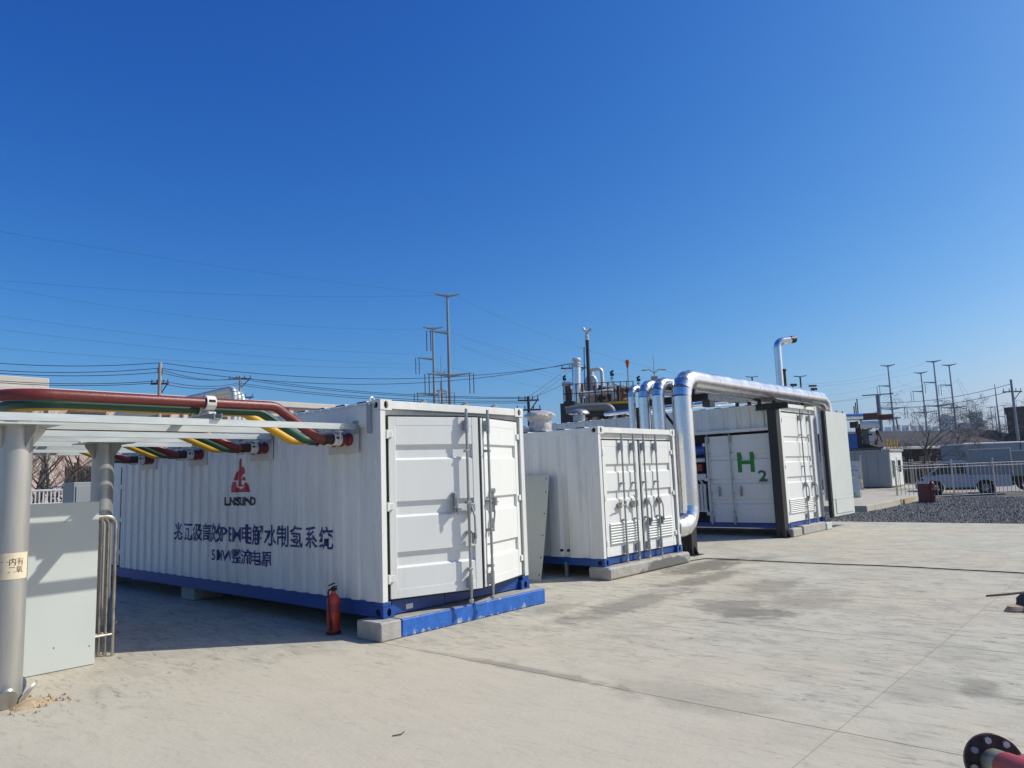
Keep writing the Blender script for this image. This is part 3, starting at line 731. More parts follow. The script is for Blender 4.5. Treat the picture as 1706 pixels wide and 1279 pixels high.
# cables: three per set
def arc(p0, p1, p2, r, n=6):
    """rounded corner at p1"""
    a = (Vector(p0)-Vector(p1)).normalized(); c = (Vector(p2)-Vector(p1)).normalized()
    th = a.angle(c); k = r/math.tan(th/2); s = Vector(p1)+a*k; e = Vector(p1)+c*k
    bis = (a+c).normalized(); ctr = Vector(p1)+bis*(r/math.sin(th/2))
    v0 = s-ctr; v1 = e-ctr; ax = v0.cross(v1).normalized(); ang = v0.angle(v1)
    return [ctr+Quaternion(ax, ang*i/n) @ v0 for i in range(n+1)]
def rounded(pts, r, n=6):
    P = [Vector(p) for p in pts]; out = [P[0]]
    for i in range(1, len(P)-1): out += arc(P[i-1], P[i], P[i+1], r if not isinstance(r, (list, tuple)) else r[i-1], n)
    return out+[P[-1]]
CN = ['red', 'green', 'yellow']; CM = ['redcable', 'green', 'yellow']
SN = ['nearest the container end', 'just right of the emblem', 'just left of the emblem', 'farthest from the container end']
TX = [-3.44, -2.75, -2.1, -1.45]
for si, sy in enumerate(SETS):
    for ci in range(3):
        y = .56+.15*ci+sy; r = .051 if ci == 0 else .046; z = (2.52 if ci == 0 else 2.47) if si == 0 else 2.405
        xt = TX[si]+.16*ci if si == 0 else TX[si]+.13*ci
        pts = [(xt, y+(5 if si == 0 else 2.2-ci*.1), z), (xt, y, z), (-.97-.10*ci, y, z), (-.43-.085*ci, y, 2.175), (-.05, y, 2.175)]
        path = rounded(pts, [.36, .22, .20], 8)
        t = thing('power_cable', '%s power cable bending down into the gland plate %s' % (CN[ci], SN[si]), 'cable', (0, 0, 0), 0, 'heavy power cables over the beams')
        m = MB(); m.tube(path, r, 14); m.build('cable_jacket', M[CM[ci]], t)
        m = MB(); m.tube([(-.37, y, 2.175), (-.20, y, 2.175)], r+.005, 14); m.build('end_sleeve', M['sleeve'], t)
    # clamp strip at the wall and on the beams
    for xx, z0, lab in ((-.205, 2.175, 'at the gland plate'), (-1.70, 2.50, 'on a cross channel over the beams'))[:2 if si == 0 else 1]:
        t = thing('cable_clamp', 'pale perforated clamp %s, %s' % (lab, SN[si] if xx > -1 else 'beside the lettered container'), 'clamp', (xx, sy, z0), 0, 'perforated cable clamps')
        wide = xx < -1
        if wide:
            m = MB(); m.prism([(-.04, -.155), (.04, -.155), (.04, -.10), (.034, -.10), (.034, -.149), (-.034, -.149), (-.034, -.10), (-.04, -.10)], lambda a, z, y: (a, y, z), .36, 1.28); m.build('cross_channel', M['greybox'], t)
        for ci in range(3):
            y = .56+.15*ci; rr = .06; zz = (.02 if ci == 0 else -.03) if wide else 0
            m = MB(); n = 16
            for k in range(n):
                if k % 4 == 3: continue
                a0, a1 = 2*math.pi*k/n, 2*math.pi*(k+1)/n
                m.prism([(rr*math.cos(a0), rr*math.sin(a0)), (rr*math.cos(a1), rr*math.sin(a1)), ((rr+.014)*math.cos(a1), (rr+.014)*math.sin(a1)), ((rr+.014)*math.cos(a0), (rr+.014)*math.sin(a0))], lambda a, z, x: (x, y+a, zz+z), -.045, .045)
            for e in (-.05, .034): m.tube([(e+.008, y+.067*math.cos(a), zz+.067*math.sin(a)) for a in [i*math.pi/8 for i in range(17)]], .009, 6, caps=False)
            if wide: m.box(-.04, .04, y-.075, y+.075, -.10, -.078+zz*.2, .004)
            m.build('clamp_ring', M['clamp'], t)
        if not wide:
            m = MB(); m.box(-.03, .03, .45, .98, .075, .095, .003)
            for yy in (.47, .635, .785, .955): m.cyl((0, yy, -.06), (0, yy, .13), .008, 8)
            m.build('clamp_bar', M['clamp'], t)

# standing sheet, grey box, barriers
t = thing('metal_sheet', 'large pale grey metal panel standing upright behind the front post', 'panel', (-3.25, 1.56, 0))
m = MB(); m.box(0, .915, 0, .05, .005, 1.585, .004); m.build('panel_face', M['panel'], t)
m = MB(); m.box(.86, .868, -.004, .001, .18, .19); m.box(.55, .558, -.004, .001, .22, .23); m.box(.6, .606, -.004, .001, 1.40, 1.408); m.build('screw', M['dark'], t)
m = MB(); m.box(0, .42, 0, .4, 0, 1.81, .008); t = tag(m.build('grey_cabinet', M['greybox'], None, (-1.83, 3.93, 0)), 'dark grey cabinet standing in shade between the two stainless posts', 'cabinet')
m = MB(); m.box(.03, .39, -.012, -.001, .06, 1.76, .004); m.build('cabinet_door', M['greybox'], t)
BAR = []
def barrier():
    t = thing('crowd_barrier', 'stainless crowd barrier', 'barrier', (0, 0, 0), 0, 'stainless barriers stacked upright behind the panel')
    m = MB(); path = rounded([(-1.9, 0, 0), (-1.9, 0, 1.42), (0, 0, 1.42), (0, 0, 0)], .09, 6); m.tube(path, .019, 10); m.build('frame', M['tubeg'], t)
    m = MB(); m.cyl((-1.9, 0, .22), (0, 0, .22), .015, 8); m.build('bottom_rail', M['tubeg'], t)
    bm_ = MB(); bm_.cyl((0, 0, .22), (0, 0, 1.42), .011, 8); bme = bm_.mesh('bar', M['tubeg'])
    for k in range(1, 14): link('bar', bme, t, (-k*.135, 0, 0))
    return t
b0 = barrier()
for k in range(6):
    o = b0 if k == 0 else copy_tree(b0)
    o.location = (-2.085-(0, .055, .10, .03, .08, .12)[k], 1.80+.05*k, 0)
    o['label'] = 'stainless crowd barrier in the upright stack behind the panel, %s from the panel' % ['first', 'second', 'third', 'fourth', 'fifth', 'sixth'][k]
# fire extinguisher
t = thing('fire_extinguisher', 'red fire extinguisher standing on the ground by the lettered container', 'extinguisher', (-.16, .69, 0), R_(20))
m = MB(); m.lathe([(0, 0), (.070, 0), (.074, .01), (.074, .36), (.066, .40), (.045, .43), (.026, .445), (.026, .47), (0, .47)], n=28); m.build('cylinder', M['extred'], t)
m = MB(); m.lathe([(.075, 0), (.082, .0), (.082, .03), (.075, .03)], n=28); m.build('base_ring', M['blackst'], t)
m = MB(); m.lathe([(.0745, .24), (.0755, .24), (.0755, .34), (.0745, .34)], n=28); m.build('label_band', M['pinkred'], t)
m = MB(); m.cyl((0, 0, .47), (0, 0, .51), .02, 12); m.box(-.03, .07, -.012, .012, .505, .52, .003); m.box(-.03, .08, -.012, .012, .54, .552, .003, Matrix.Rotation(R_(-6), 4, 'Y')); m.cyl((0, -.04, .49), (0, -.02, .49), .018, 12); m.build('valve_handle', M['blackst'], t)
m = MB(); m.tube(rounded([(-.02, 0, .49), (-.10, .0, .50), (-.11, -.02, .30), (-.098, -.03, .06)], .04, 5), .011, 8); m.cyl((-.098, -.03, .05), (-.098, -.03, .16), .016, 8); m.build('hose', M['blackst'], t)
# sheet leaning between the containers
t = thing('steel_sheet', 'bare galvanised sheet leaning against the side of the shorter container', 'sheet', (4.18, 1.25, 0))
m = MB(); n = 14
pts = [(z/n*1.68, .03*math.sin(z/n*2.6)+.30*(z/n)) for z in range(n+1)]
m.prism([(z, x) for z, x in pts]+[(z, x-.006) for z, x in reversed(pts)], lambda z, x, y: (x, y, z), 0, .86); m.build('sheet_face', M['sheetm'], t)
m = MB()
for z in (.08, .35, .7, 1.05, 1.4, 1.62):
    x = .03*math.sin(z/1.68*2.6)+.30*z/1.68; m.cyl((x-.011, .05, z), (x-.004, .05, z), .012, 8); m.cyl((x-.011, .80, z), (x-.004, .80, z), .012, 8)
m.build('rivet', M['dark'], t)
# wrapped roof vent
t = thing('roof_vent', 'round roof vent wrapped in crumpled plastic film on the shorter container', 'vent', (5.17, 1.95, ZB+H2-.01), 0)
def jit(i, a): return .05*math.sin(5*a+i*1.7)+.04*math.sin(11*a+i*2.3)+.05*mnoise.noise(Vector((math.cos(a)*2, math.sin(a)*2, i*.9)))
m = MB(); m.lathe([(.205, 0), (.21, .04), (.20, .10), (.205, .16), (.20, .21), (.205, .25), (.225, .275), (.27, .295), (.285, .315), (.275, .34), (.235, .375), (.19, .395), (.12, .415), (.06, .425), (0, .43)], n=40, jit=jit); m.build('plastic_wrap', M['plastic'], t, ang=60)
m = MB(); m.box(-.26, .26, -.26, .26, -.02, .02, .004); m.box(-.42, -.22, .05, .3, -.02, .08, .006); m.build('vent_base', M['greybox'], t)

# ------------------------------------------------------------------ insulated pipes and their rack
def clad_pipe(label, pts, r, er, name='insulated_pipe', nseg=4, group='silver insulated pipes', seam=1.0, mat='alu'):
    t = thing(name, label, 'pipe', pts[0], 0, group); O = Vector(pts[0])
    P = [Vector(p) for p in pts]; prev = P[0]; first = True
    for i in range(1, len(P)):
        end = P[i]; nxt = None
        if i < len(P)-1:
            a = arc(P[i-1], P[i], P[i+1], er if not isinstance(er, list) else er[i-1], nseg); end = a[0]; nxt = a
        m = MB(); m.tube([prev-O, end-O], r, 32); m.build('pipe_section', M[mat], t)
        L = (end-prev).length; dr = (end-prev).normalized(); k = 1
        while k*seam < L-.2:
            q = prev-O+dr*(k*seam); m = MB(); m.tube([q-dr*.012, q+dr*.012], r+.003, 32); m.build('seam_band', M[mat], t); k += 1
        if nxt:
            for j in range(len(nxt)-1):
                m = MB(); m.tube([nxt[j]-O-(nxt[j+1]-nxt[j])*.05, nxt[j+1]-O+(nxt[j+1]-nxt[j])*.05], r+.0015+.0012*(j % 2), 32, caps=False); m.build('elbow_segment', M[mat], t)
            prev = nxt[-1]
    return t
ZP = 3.44
clad_pipe('thickest silver pipe, in front, dropping to a low elbow beside the shorter container', [(7.14, .50, .62), (7.80, .50, .62), (7.80, .50, ZP+.03), (15.80, .50, ZP+.03), (15.80, .50, .7)], .195, [.36, .36, .36])
clad_pipe('second silver pipe from the front, rising behind the thickest one', [(7.55, .88, .5), (7.55, .88, ZP-.03), (15.55, .88, ZP-.03), (15.55, .88, .7)], .125, [.26, .26])
clad_pipe('third silver pipe from the front in the row of four', [(7.59, 1.22, .5), (7.59, 1.22, ZP-.03), (15.55, 1.22, ZP-.03), (15.55, 1.22, .7)], .115, [.26, .26])
clad_pipe('thinnest silver pipe, rearmost in the row of four', [(7.63, 1.54, .5), (7.63, 1.54, ZP-.06), (15.35, 1.54, ZP-.06), (15.35, 1.54, .7)], .072, [.18, .18])
clad_pipe('left one of two silver pipes lying along the roof of the tallest container', [(12.85, 1.9, 3.40), (12.85, 5.8, 3.40)], .06, .2, group='silver pipes along a roof')
clad_pipe('right one of two silver pipes lying along the roof of the tallest container', [(13.15, 1.6, 3.42), (13.15, 5.2, 3.42)], .075, .2, group='silver pipes along a roof')
t = thing('pipe_rack', 'black steel rack of H columns and beams carrying the silver pipes', 'pipe rack', (0, 0, 0))
for cx, cy, top in ((8.28, .80, 3.02), (12.36, .56, 3.05), (8.28, 1.85, 3.02)):
    m = MB(); h = .11
    m.box(cx-h, cx+h, cy-h, cy-h+.014, .012, top, .002); m.box(cx-h, cx+h, cy+h-.014, cy+h, .012, top, .002); m.box(cx-.005, cx+.005, cy-h+.014, cy+h-.014, .012, top)
    m.box(cx-.005+h-.006, cx+h, cy-h+.015, cy+h-.015, .012, top); m.box(cx-h, cx-h+.006, cy-h+.015, cy+h-.015, .012, top)
    c = m.build('column', M['blackst'], t)
    m = MB(); m.box(cx-.2, cx+.2, cy-.2, cy+.2, 0, .012, .002)
    m.prism([(h, .012), (.2, .012), (h, .2)], lambda a, z, y: (cx+a, y, z), cy-.006, cy+.006); m.prism([(-h, .012), (-.2, .012), (-h, .2)], lambda a, z, y: (cx+a, y, z), cy-.006, cy+.006)
    m.prism([(-h, .012), (-.2, .012), (-h, .2)], lambda a, z, x: (x, cy+a, z), cx-.006, cx+.006); m.build('foot_plate', M['blackst'], c)
for cx, z in ((8.28, 3.03), (12.36, 3.06)):
    ye = 1.7 if cx < 10 else .98; m = MB(); m.box(cx-.09, cx+.09, .18, ye, z, z+.014, .002); m.box(cx-.09, cx+.09, .18, ye, z+.13, z+.144, .002); m.box(cx-.006, cx+.006, .18, ye, z+.014, z+.13); m.build('cross_beam', M['blackst'], t)
for cx, z in ((8.28, 3.175), (12.36, 3.205), (14.2, 3.222)):
    for yy, rr, zc in ((.50, .195, ZP+.03), (.88, .125, ZP-.03), (1.22, .115, ZP-.03), (1.54, .072, ZP-.06)):
        if cx == 12.36 and yy > 1: continue
        m = MB(); m.box(cx-.03, cx+.03, yy-.04, yy+.04, z-.005, zc-rr*.97, .003); m.build('pipe_shoe', M['blackst'], t)
for yy, rr, zc in ((1.22, .115, ZP-.03), (1.54, .072, ZP-.06)):
    m = MB(); m.box(12.52, 12.58, yy-.04, yy+.04, 3.225, zc-rr*.97, .003); m.build('pipe_shoe', M['blackst'], t)
m = MB(); m.tube([(8.28, 1.75, 2.2), (7.78, 1.25, 3.02)], .04, 6); m.tube([(8.28, .9, 2.5), (8.28, 1.3, 3.02)], .03, 6); m.box(8.16, 8.4, .1, .26, 2.9, 3.04, .01); m.build('brace', M['blackst'], t)
for cx in (14.2,):
    m = MB(); m.box(cx-.08, cx+.08, .2, 1.7, 3.235-.04, 3.25-.04, .002); m.build('saddle_beam', M['blackst'], t)
# vent stack over container three
S0 = at(1302, 640, 20.0)
bx, by = 13.58, .80
t = thing('vent_stack', 'slim silver stack with a gooseneck top rising over the tallest container', 'vent stack', (bx, by, 3.2))
m = MB(); m.tube([(0, 0, 0), (0, 0, 1.42)], .092, 20); m.build('stack_pipe', M['alu'], t)
gp = rounded([(0, 0, 1.42), (0, 0, 1.70), (.33, -.24, 1.75)], .18, 5)
m = MB(); m.tube(gp, .095, 20, sharp=True); m.build('gooseneck', M['alu'], t)
m = MB(); m.tube([gp[-1]-Vector((.02, 0, 0)), gp[-1]+Vector((.10, -.07, .02))], [.10, .09], 16); m.build('outlet', M['blackst'], t)
m = MB(); m.tube([(.09, -.08, 0), (.09, -.08, .98)], .05, 10); m.cyl((.09, -.08, .92), (.09, -.08, .97), .07, 10); m.build('stay_tube', M['blackst'], t)
# mushroom vent on container three's roof
mv = onx(965, 697, 13.3)
t = thing('roof_vent', 'pale mushroom shaped vent at the rear roof of the tallest container', 'vent', (13.3, mv.y, 3.22))
m = MB(); m.lathe([(.19, 0), (.19, .26), (.0, .26)], n=20); m.build('vent_body', M['steel'], t)
m = MB(); m.lathe([(0, .46), (.12, .455), (.24, .42), (.31, .36), (.33, .31), (.28, .32), (.0, .33)], n=28); m.cyl((0, 0, .25), (0, 0, .35), .06, 8)
for k in range(4): a = k*1.57+.4; m.cyl((.16*math.cos(a), .16*math.sin(a), .25), (.16*math.cos(a), .16*math.sin(a), .34), .02, 6)
m.build('vent_cap', M['steel'], t)
# floodlights and cameras on the roof edge
for px, py, lab in ((1321, 645, 'small dark camera on the roof edge left of the double one'), (1355, 652, 'small dark pair of cameras on a bracket at the right roof edge')):
    p = at(px, py, 21.5); t = thing('roof_camera', lab, 'camera', p, R_(-40))
    m = MB(); m.cyl((0, 0, -.35), (0, 0, .06), .015, 8); m.build('mount', M['blackst'], t)
    m = MB(); m.box(-.06, .11, -.035, .035, .03, .10, .01)
    if px > 1330: m.box(-.11, .10, -.035, .035, .13, .18, .01); m.cyl((-.35, 0, -.05), (0, 0, .0), .012, 6)
    m.build('camera_body', M['blackst'], t)

# hose and clutter on the ground
hp = [(7.3, .30), (7.75, .22), (7.83, -.4), (7.82, -1.2), (7.9, -2.2), (7.98, -3.1), (7.93, -4.75), (7.9, -7.0)]
pts = []
for (x0, y0), (x1, y1) in zip(hp, hp[1:]):
    for k in range(4): pts.append((x0+(x1-x0)*k/4+.01*math.sin(3*y0+k), y0+(y1-y0)*k/4, .014))
m = MB(); m.tube(pts, .0085, 8); tag(m.build('hose', M['blackst']), 'thin black hose lying across the concrete from the shorter container', 'hose')
t = thing('cloth_bundle', 'dark bundle lying on the concrete at the right', 'bundle', (4.95, -5.25, 0))
m = MB(); m.lathe([(.16, 0), (.20, .04), (.19, .10), (.14, .16), (.07, .19), (0, .195)], n=22, jit=lambda i, a: .25*math.sin(2*a+.5)+.1*math.sin(5*a+i)); m.build('bundle_body', M['cloth'], t)
m = MB(); m.lathe([(.0, .06), (.10, .055), (.13, .02), (.13, 0)], (-.16, .16, 0), n=18, jit=lambda i, a: .15*math.sin(3*a)); m.build('bundle_flap', M['sand'], t)
m = MB(); m.tube([(5.62, -4.66, .012), (5.8, -4.82, .016), (6.1, -4.99, .012), (6.5, -5.25, .014)], .012, 8); tag(m.build('stick', M['bark']), 'thin dark stick lying on the concrete at the right', 'stick')
m = MB(); m.tube([(-1.9, -2.5, .006), (-1.85, -2.53, .008), (-1.80, -2.5, .006)], .004, 6); tag(m.build('twig', M['bark']), 'tiny dry twig on the concrete in front of the lettered container', 'twig')
# flanged pipe ends in the bottom right corner
def flange_pipe(label, loc, rz, tilt, rf, rp, mf, mp1, mp2, L=.7):
    t = thing('flanged_pipe', label, 'pipe fitting', loc); t.rotation_euler = (0, tilt, rz)
    m = MB(); n = 40
    m.lathe([(rp*.9, -.012), (rf, -.012), (rf+.004, -.008), (rf+.004, .012), (rf, .016), (rp*.9, .016)], n=n); m.build('flange', mf, t)
    m = MB(); m.tube([(0, 0, -.011), (0, 0, .17)], rp, 28); m.build('pipe_end', mp1, t)
    m = MB(); m.tube([(0, 0, .17), (0, 0, L)], rp+.003, 28); m.build('pipe_body', mp2, t)
    bmz = MB(); bmz.cyl((0, 0, .015), (0, 0, .04), .016, 6); bme = bmz.mesh('bolt', M['bolt'])
    for k in range(8):
        a = k*math.pi/4+.2; link('bolt', bme, t, ((rp+rf)*.53*math.cos(a), (rp+rf)*.53*math.sin(a), 0))
    return t
flange_pipe('red pipe with a black bolted flange in the bottom right corner', (-.82, -5.745, .22), R_(-150), R_(78), .128, .066, M['flange'], M['brass'], M['pinkred'])
flange_pipe('all red bolted flange at the very corner, in front of the black one', (-.99, -5.92, .215), R_(-128), R_(76), .12, .065, M['pinkred'], M['pinkred'], M['pinkred'])
#PART2
# ------------------------------------------------------------------ process skid behind the containers
def skid():
    D = 30.0; O = at(985, 700, D); O.z = 0
    dr = (O-CAM); dr.z = 0; dr.normalize(); rt = Vector((dr.y, -dr.x, 0))
    t = thing('process_skid', 'steel process platform with stacks and vessels behind the shorter container', 'process unit', O)
    def p(px, py, dd=0):
        q = at(px, py, D+dd) - O; return q
    def w(n): return pxm(n, D)
    m = MB()
    for px, a in ((940, 0), (956, 1.5), (1010, 0), (1052, 0), (1052, 2.2), (985, 2.2)):
        q = p(px, 672, a); m.box(q.x-.12, q.x+.12, q.y-.12, q.y+.12, 0, q.z)
    m.build('leg', M['blackst'], t)
    Mx = Matrix(((rt.x, dr.x, 0, 0), (rt.y, dr.y, 0, 0), (0, 0, 1, 0), (0, 0, 0, 1)))
    z = p(1000, 671).z; xa = (p(936, 671)).dot(rt); xb = p(1056, 671).dot(rt)
    m = MB(); m.box(xa+.5, xb, -.3, 2.8, z-.09, z, .01, Mx); m.build('deck', M['yellowp'], t)
    m = MB(); m.box(xa+.5, xb, -.29, 2.8, z-.55, z-.10, .01, Mx); m.box(xa+.1, xa+.5, -.3, .2, z-1.2, z+.1, .01, Mx); m.box(xa+.1, xb, 2.6, 2.8, z-1.2, z-.5, .01, Mx); m.build('deck_frame', M['blackst'], t)
    m = MB()
    for k in range(12):
        x = xa+.1+(xb-xa-.1)*k/11; m.box(x-.018, x+.018, -.3, -.265, z, z+.80, 0, Mx)
    for h in (.40, .78): m.box(xa+.1, xb, -.3, -.275, z+h, z+h+.025, 0, Mx)
    m.build('railing', M['blackst'], t)
    m = MB(); m.tube([p(961, 700), p(961, 612)], w(6.8), 20); m.build('silver_stack', M['alu'], t)
    m = MB(); q = p(961, 612)
    m.lathe([(w(5), 0), (w(7.2), .02), (w(7.2), .06), (w(5), .08), (w(5), .12), (w(7), .14), (w(7), .18), (w(5), .20), (w(5), .26), (w(7.6), .28), (w(7.6), .34), (w(6), .39), (0, .41)], q, 20); m.build('stack_cap', M['vessel'], t)
    m = MB(); m.tube([p(982, 660, .6), p(978, 566, .6)], w(3.0), 12); m.build('black_stack', M['blackst'], t)
    m = MB(); q = p(978, 567, .6); m.lathe([(w(2.6), 0), (w(4), .02), (w(4), .06), (w(2.6), .08), (w(2.6), .13), (w(3.8), .15), (w(3.8), .19), (w(2.4), .2), (w(2.4), .32)], q, 14); m.build('stack_collar', M['vessel'], t)
    m = MB(); m.tube([p(971, 546, .6), p(973, 550, .6), p(978, 552, .6), p(983, 550, .6), p(985, 548, .6)], w(2.6), 12); m.build('stack_tee', M['vessel'], t)
    m = MB(); m.tube([p(974, 650, .3), p(973, 579, .3), p(977, 578.5, .5)], w(.9), 8); m.build('vent_tube', M['blackst'], t)
    m = MB(); q = p(986, 655, 1); h = p(986, 625, 1).z-q.z
    m.lathe([(w(11.5), -.5), (w(11.5), h*.55), (w(11), h*.75), (w(8.5), h*.93), (w(5), h), (w(5), h+.22), (0, h+.23)], q, 28); m.build('vessel', M['vessel'], t)
    m = MB(); m.tube(rounded([p(981, 617, .8), p(1002, 613, .8), p(1005, 655, .8)], .16, 5), w(3.3), 14); m.build('loop_pipe', M['rail'], t)
    m = MB(); m.tube(rounded([p(968, 657, -.1), p(1022, 651, -.1), p(1024, 664, -.1)], .12, 5), w(4.3), 16); m.build('silver_duct', M['vessel'], t)
    m = MB(); m.tube(rounded([p(936, 640, .5), p(957, 639, .5), p(957, 660, .5)], .1, 4), w(3.2), 14); m.build('side_duct', M['vessel'], t)
    m = MB(); m.tube(rounded([p(942, 684, -.5), p(970, 679, -.5), p(1019, 677, -.5), p(1021, 704, -.5)], [.4, .25], 6), w(6.5), 20); m.build('grey_duct', M['duct'], t)
    m = MB(); m.tube([p(968, 655, .2), p(968, 640, .2)], w(4.5), 14); m.tube([p(950, 668, .3), p(950, 648, .3)], w(3.5), 12); m.build('rust_drum', M['rust'], t)
    for px, py0, py1, dd, rr, mt in ((947, 668, 642, .8, 4, 'rust'), (1012, 668, 650, 1.2, 5, 'vessel'), (1024, 668, 646, 1.5, 6, 'vessel'), (1036, 668, 648, 1.0, 4.5, 'orange'), (1046, 668, 646, 1.4, 5, 'duct')):
        m = MB(); m.tube([p(px, py0, dd), p(px, py1, dd)], w(rr), 16); m.tube([p(px, py1, dd), p(px, py1-1.5, dd)], w(rr*1.25), 16); m.build('drum', M[mt], t)
    for px, dd in ((1000, -.1), (1016, .4), (1030, -.1), (1053, .3), (944, .6), (966, 1.0)):
        m = MB(); q = p(px, 642, dd); m.box(q.x-.05, q.x+.05, q.y-.05, q.y+.05, 0, q.z); m.build('frame_column', M['blackst'], t)
    for py, a0, a1, dd in ((644, 996, 1054, .2), (656, 940, 1000, .9), (690, 938, 1056, .0), (651, 1002, 1054, 1.6)):
        m = MB(); m.tube([p(a0, py, dd), p(a1, py, dd)], w(1.6), 8); m.build('header_pipe', M['vessel' if py < 652 else 'duct'], t)
    rn = random.Random(11)
    for k in range(110):
        q = p(rn.uniform(944, 1054) if k % 3 == 0 else rn.uniform(996, 1054), rn.uniform(647, 670), rn.uniform(.2, 2.2)); s = rn.uniform(.04, .13)
        m = MB()
        if k % 3: m.tube([q-rt*s*1.6, q+rt*s*1.4], s*.7, 10)
        else: m.tube([q-Vector((0, 0, s*2)), q+Vector((0, 0, s*2.2))], s*.55, 10); m.tube([q+Vector((0, 0, s*2.2)), q+Vector((0, 0, s*2.5))], s*1.1, 10)
        m.build('valve' if k % 3 else 'hand_valve', M[rn.choice(['orange', 'vessel', 'blackst', 'blackst', 'rust', 'duct'])], t)
    for k in range(6):
        m = MB(); q = p(980+rn.uniform(-5, 22), 705, .5+rn.random()); m.cyl((q.x, q.y, 0), (q.x, q.y, q.z+.35), .22, 14); m.build('tank', M[rn.choice(['rust', 'vessel', 'duct'])], t)
skid()
# masts around the skid
def small_mast(name, label, cat, px, py_top, py_bot, d, kind, group=None):
    b = at(px, py_bot, d); tp = at(px, py_top, d); t = thing(name, label, cat, (b.x, b.y, 0), R_(-50), group)
    H = tp.z; m = MB(); m.cyl((0, 0, 0), (0, 0, H-.1), .03, 8); m.build('pole', M['steel'], t)
    m = MB()
    if kind == 'sock':
        m.lathe([(.02, -.45), (.04, -.34), (.06, -.2), (.078, -.07), (.065, 0)], (0, 0, H), 14, lambda i, a: .3*math.sin(2*a+i)); m.build('wind_cloth', M['windsock'], t)
    elif kind == 'light':
        m.box(-.08, .09, -.04, .04, H-.10, H+.02, .02); m.cyl((-.07, 0, H+.03), (.06, 0, H+.13), .045, 8); m.box(-.08, .06, -.02, .02, H-.22, H-.17, .01); m.build('lamp_head', M['blackst'], t)
    elif kind == 'tee':
        k = pxm(9.5, d); TH = Matrix.Translation((0, 0, H)); m.box(-k, k*.05, -.10, .10, -.05, -.01, 0, TH @ Matrix.Rotation(R_(7), 4, 'Y')); m.box(-k*.05, k, -.10, .10, -.05, -.01, 0, TH @ Matrix.Rotation(R_(-7), 4, 'Y')); m.cyl((0, 0, H-.8), (0, 0, H-.02), .06, 8); m.build('lamp_arm', M['blackst'], t)
    elif kind == 'tower':
        m.box(-.32, .32, -.32, .32, H-3.4, H-2.2, .05); m.cyl((0, 0, H-2.2), (0, 0, H), .05, 6, .02)
        for s in (-1, 1): m.tube([(0, 0, H-1.9), (s*.5, 0, H-1.5), (s*1.0, 0, H-1.6)], .05, 6); m.box(s*1.0-.25, s*1.0+.2, -.12, .12, H-1.62, H-1.52, .02)
        m.cyl((0, 0, 0), (0, 0, H-3.4), .16, 10); m.build('antenna_head', M['pole'], t)
    return t
small_mast('windsock', 'orange windsock on a thin pole behind the silver pipes', 'windsock', 1050, 599, 690, 33, 'sock')
small_mast('floodlight_mast', 'dark floodlight on a pole, left of the windsock', 'floodlight', 1023, 622, 690, 32, 'light', 'floodlight poles by the process platform')
small_mast('floodlight_mast', 'dark floodlight on a pole, just right of the windsock', 'floodlight', 1067, 631, 690, 34, 'light', 'floodlight poles by the process platform')
small_mast('floodlight_mast', 'pale floodlight on a pole left of the silver stack', 'floodlight', 943, 630, 690, 34, 'light', 'floodlight poles by the process platform')
small_mast('street_lamp', 'double armed street lamp beyond the silver pipes, left of the gooseneck stack', 'street lamp', 1260, 627, 720, 62, 'tee', 'double armed street lamps')
small_mast('street_lamp', 'double armed street lamp beyond the silver pipes, right of the gooseneck stack', 'street lamp', 1341, 626, 720, 58, 'tee', 'double armed street lamps')
small_mast('antenna_mast', 'slim antenna mast with lamp arms behind the row of silver pipes', 'mast', 1096, 590, 720, 75, 'tower')

# ------------------------------------------------------------------ pylons, poles and lines
def pylon(label, pxt, pyt, d, h_extra=0, yaw=0., arms=1.0, group='steel pole pylons', hook=True):
    tp = at(pxt, pyt, d); t = thing('pylon', label, 'pylon', (tp.x, tp.y, -.1), yaw, group); H = tp.z+.1; s = H/30*arms
    m = MB(); m.tube([(0, 0, 0), (0, 0, H)], [.36*s, .17*s], 12); m.build('mast', M['pylon'], t)
    def arm(z, x0, x1, lift=.5):
        m = MB()
        for x in (x0, x1):
            if x: m.tube([(0, 0, z-.1*s), (x*s, 0, z+lift*s*.5)], [.24*s, .10*s], 8)
        m.build('arm', M['pylon'], t)
        if hook:
            for x in (x0, x1):
                if abs(x) > 2.6:
                    mm = MB()
                    for o in (-.35, .35): mm.tube([((x+o*.9)*s, 0, z+.2*s), ((x+o*.9)*s, 0, z-2.9*s)], .07*s, 6)
                    mm.build('insulator', M['insul'], t)
    arm(H-.2*s, -1.9, 1.9); arm(H-6.0*s, -3.0, 0); arm(H-12.6*s, -3.4, 3.4)
    t['_H'] = H
    return t
YAW = R_(-38)
pylon('tallest steel pole pylon of the two on the left, right one', 745, 490, 113, yaw=YAW)
pylon('left one of the two steel pole pylons on the left', 721, 545, 137, yaw=YAW)
for lab, a, bb_, d in (('steel pole pylon nearest the rusty equipment on the right', 1479, 608, 180), ('shorter steel pole pylon left of the tallest on the right', 1534, 620, 195),
                       ('tallest steel pole pylon on the right', 1555, 601, 172), ('steel pole pylon right of the tallest on the right', 1581, 607, 180),
                       ('distant steel pole pylon before the pale high rise', 1625, 674, 330), ('distant steel pole pylon, left of the thin mast', 1650, 678, 300), ('distant steel pole pylon close beside the thin mast', 1657, 677, 310), ('distant steel pole pylon behind the tallest on the right', 1562, 667, 300), ('faint distant steel pole pylon right of the thin mast', 1672, 675, 420)):
    pylon(lab, a, bb_, d, yaw=R_(-72))
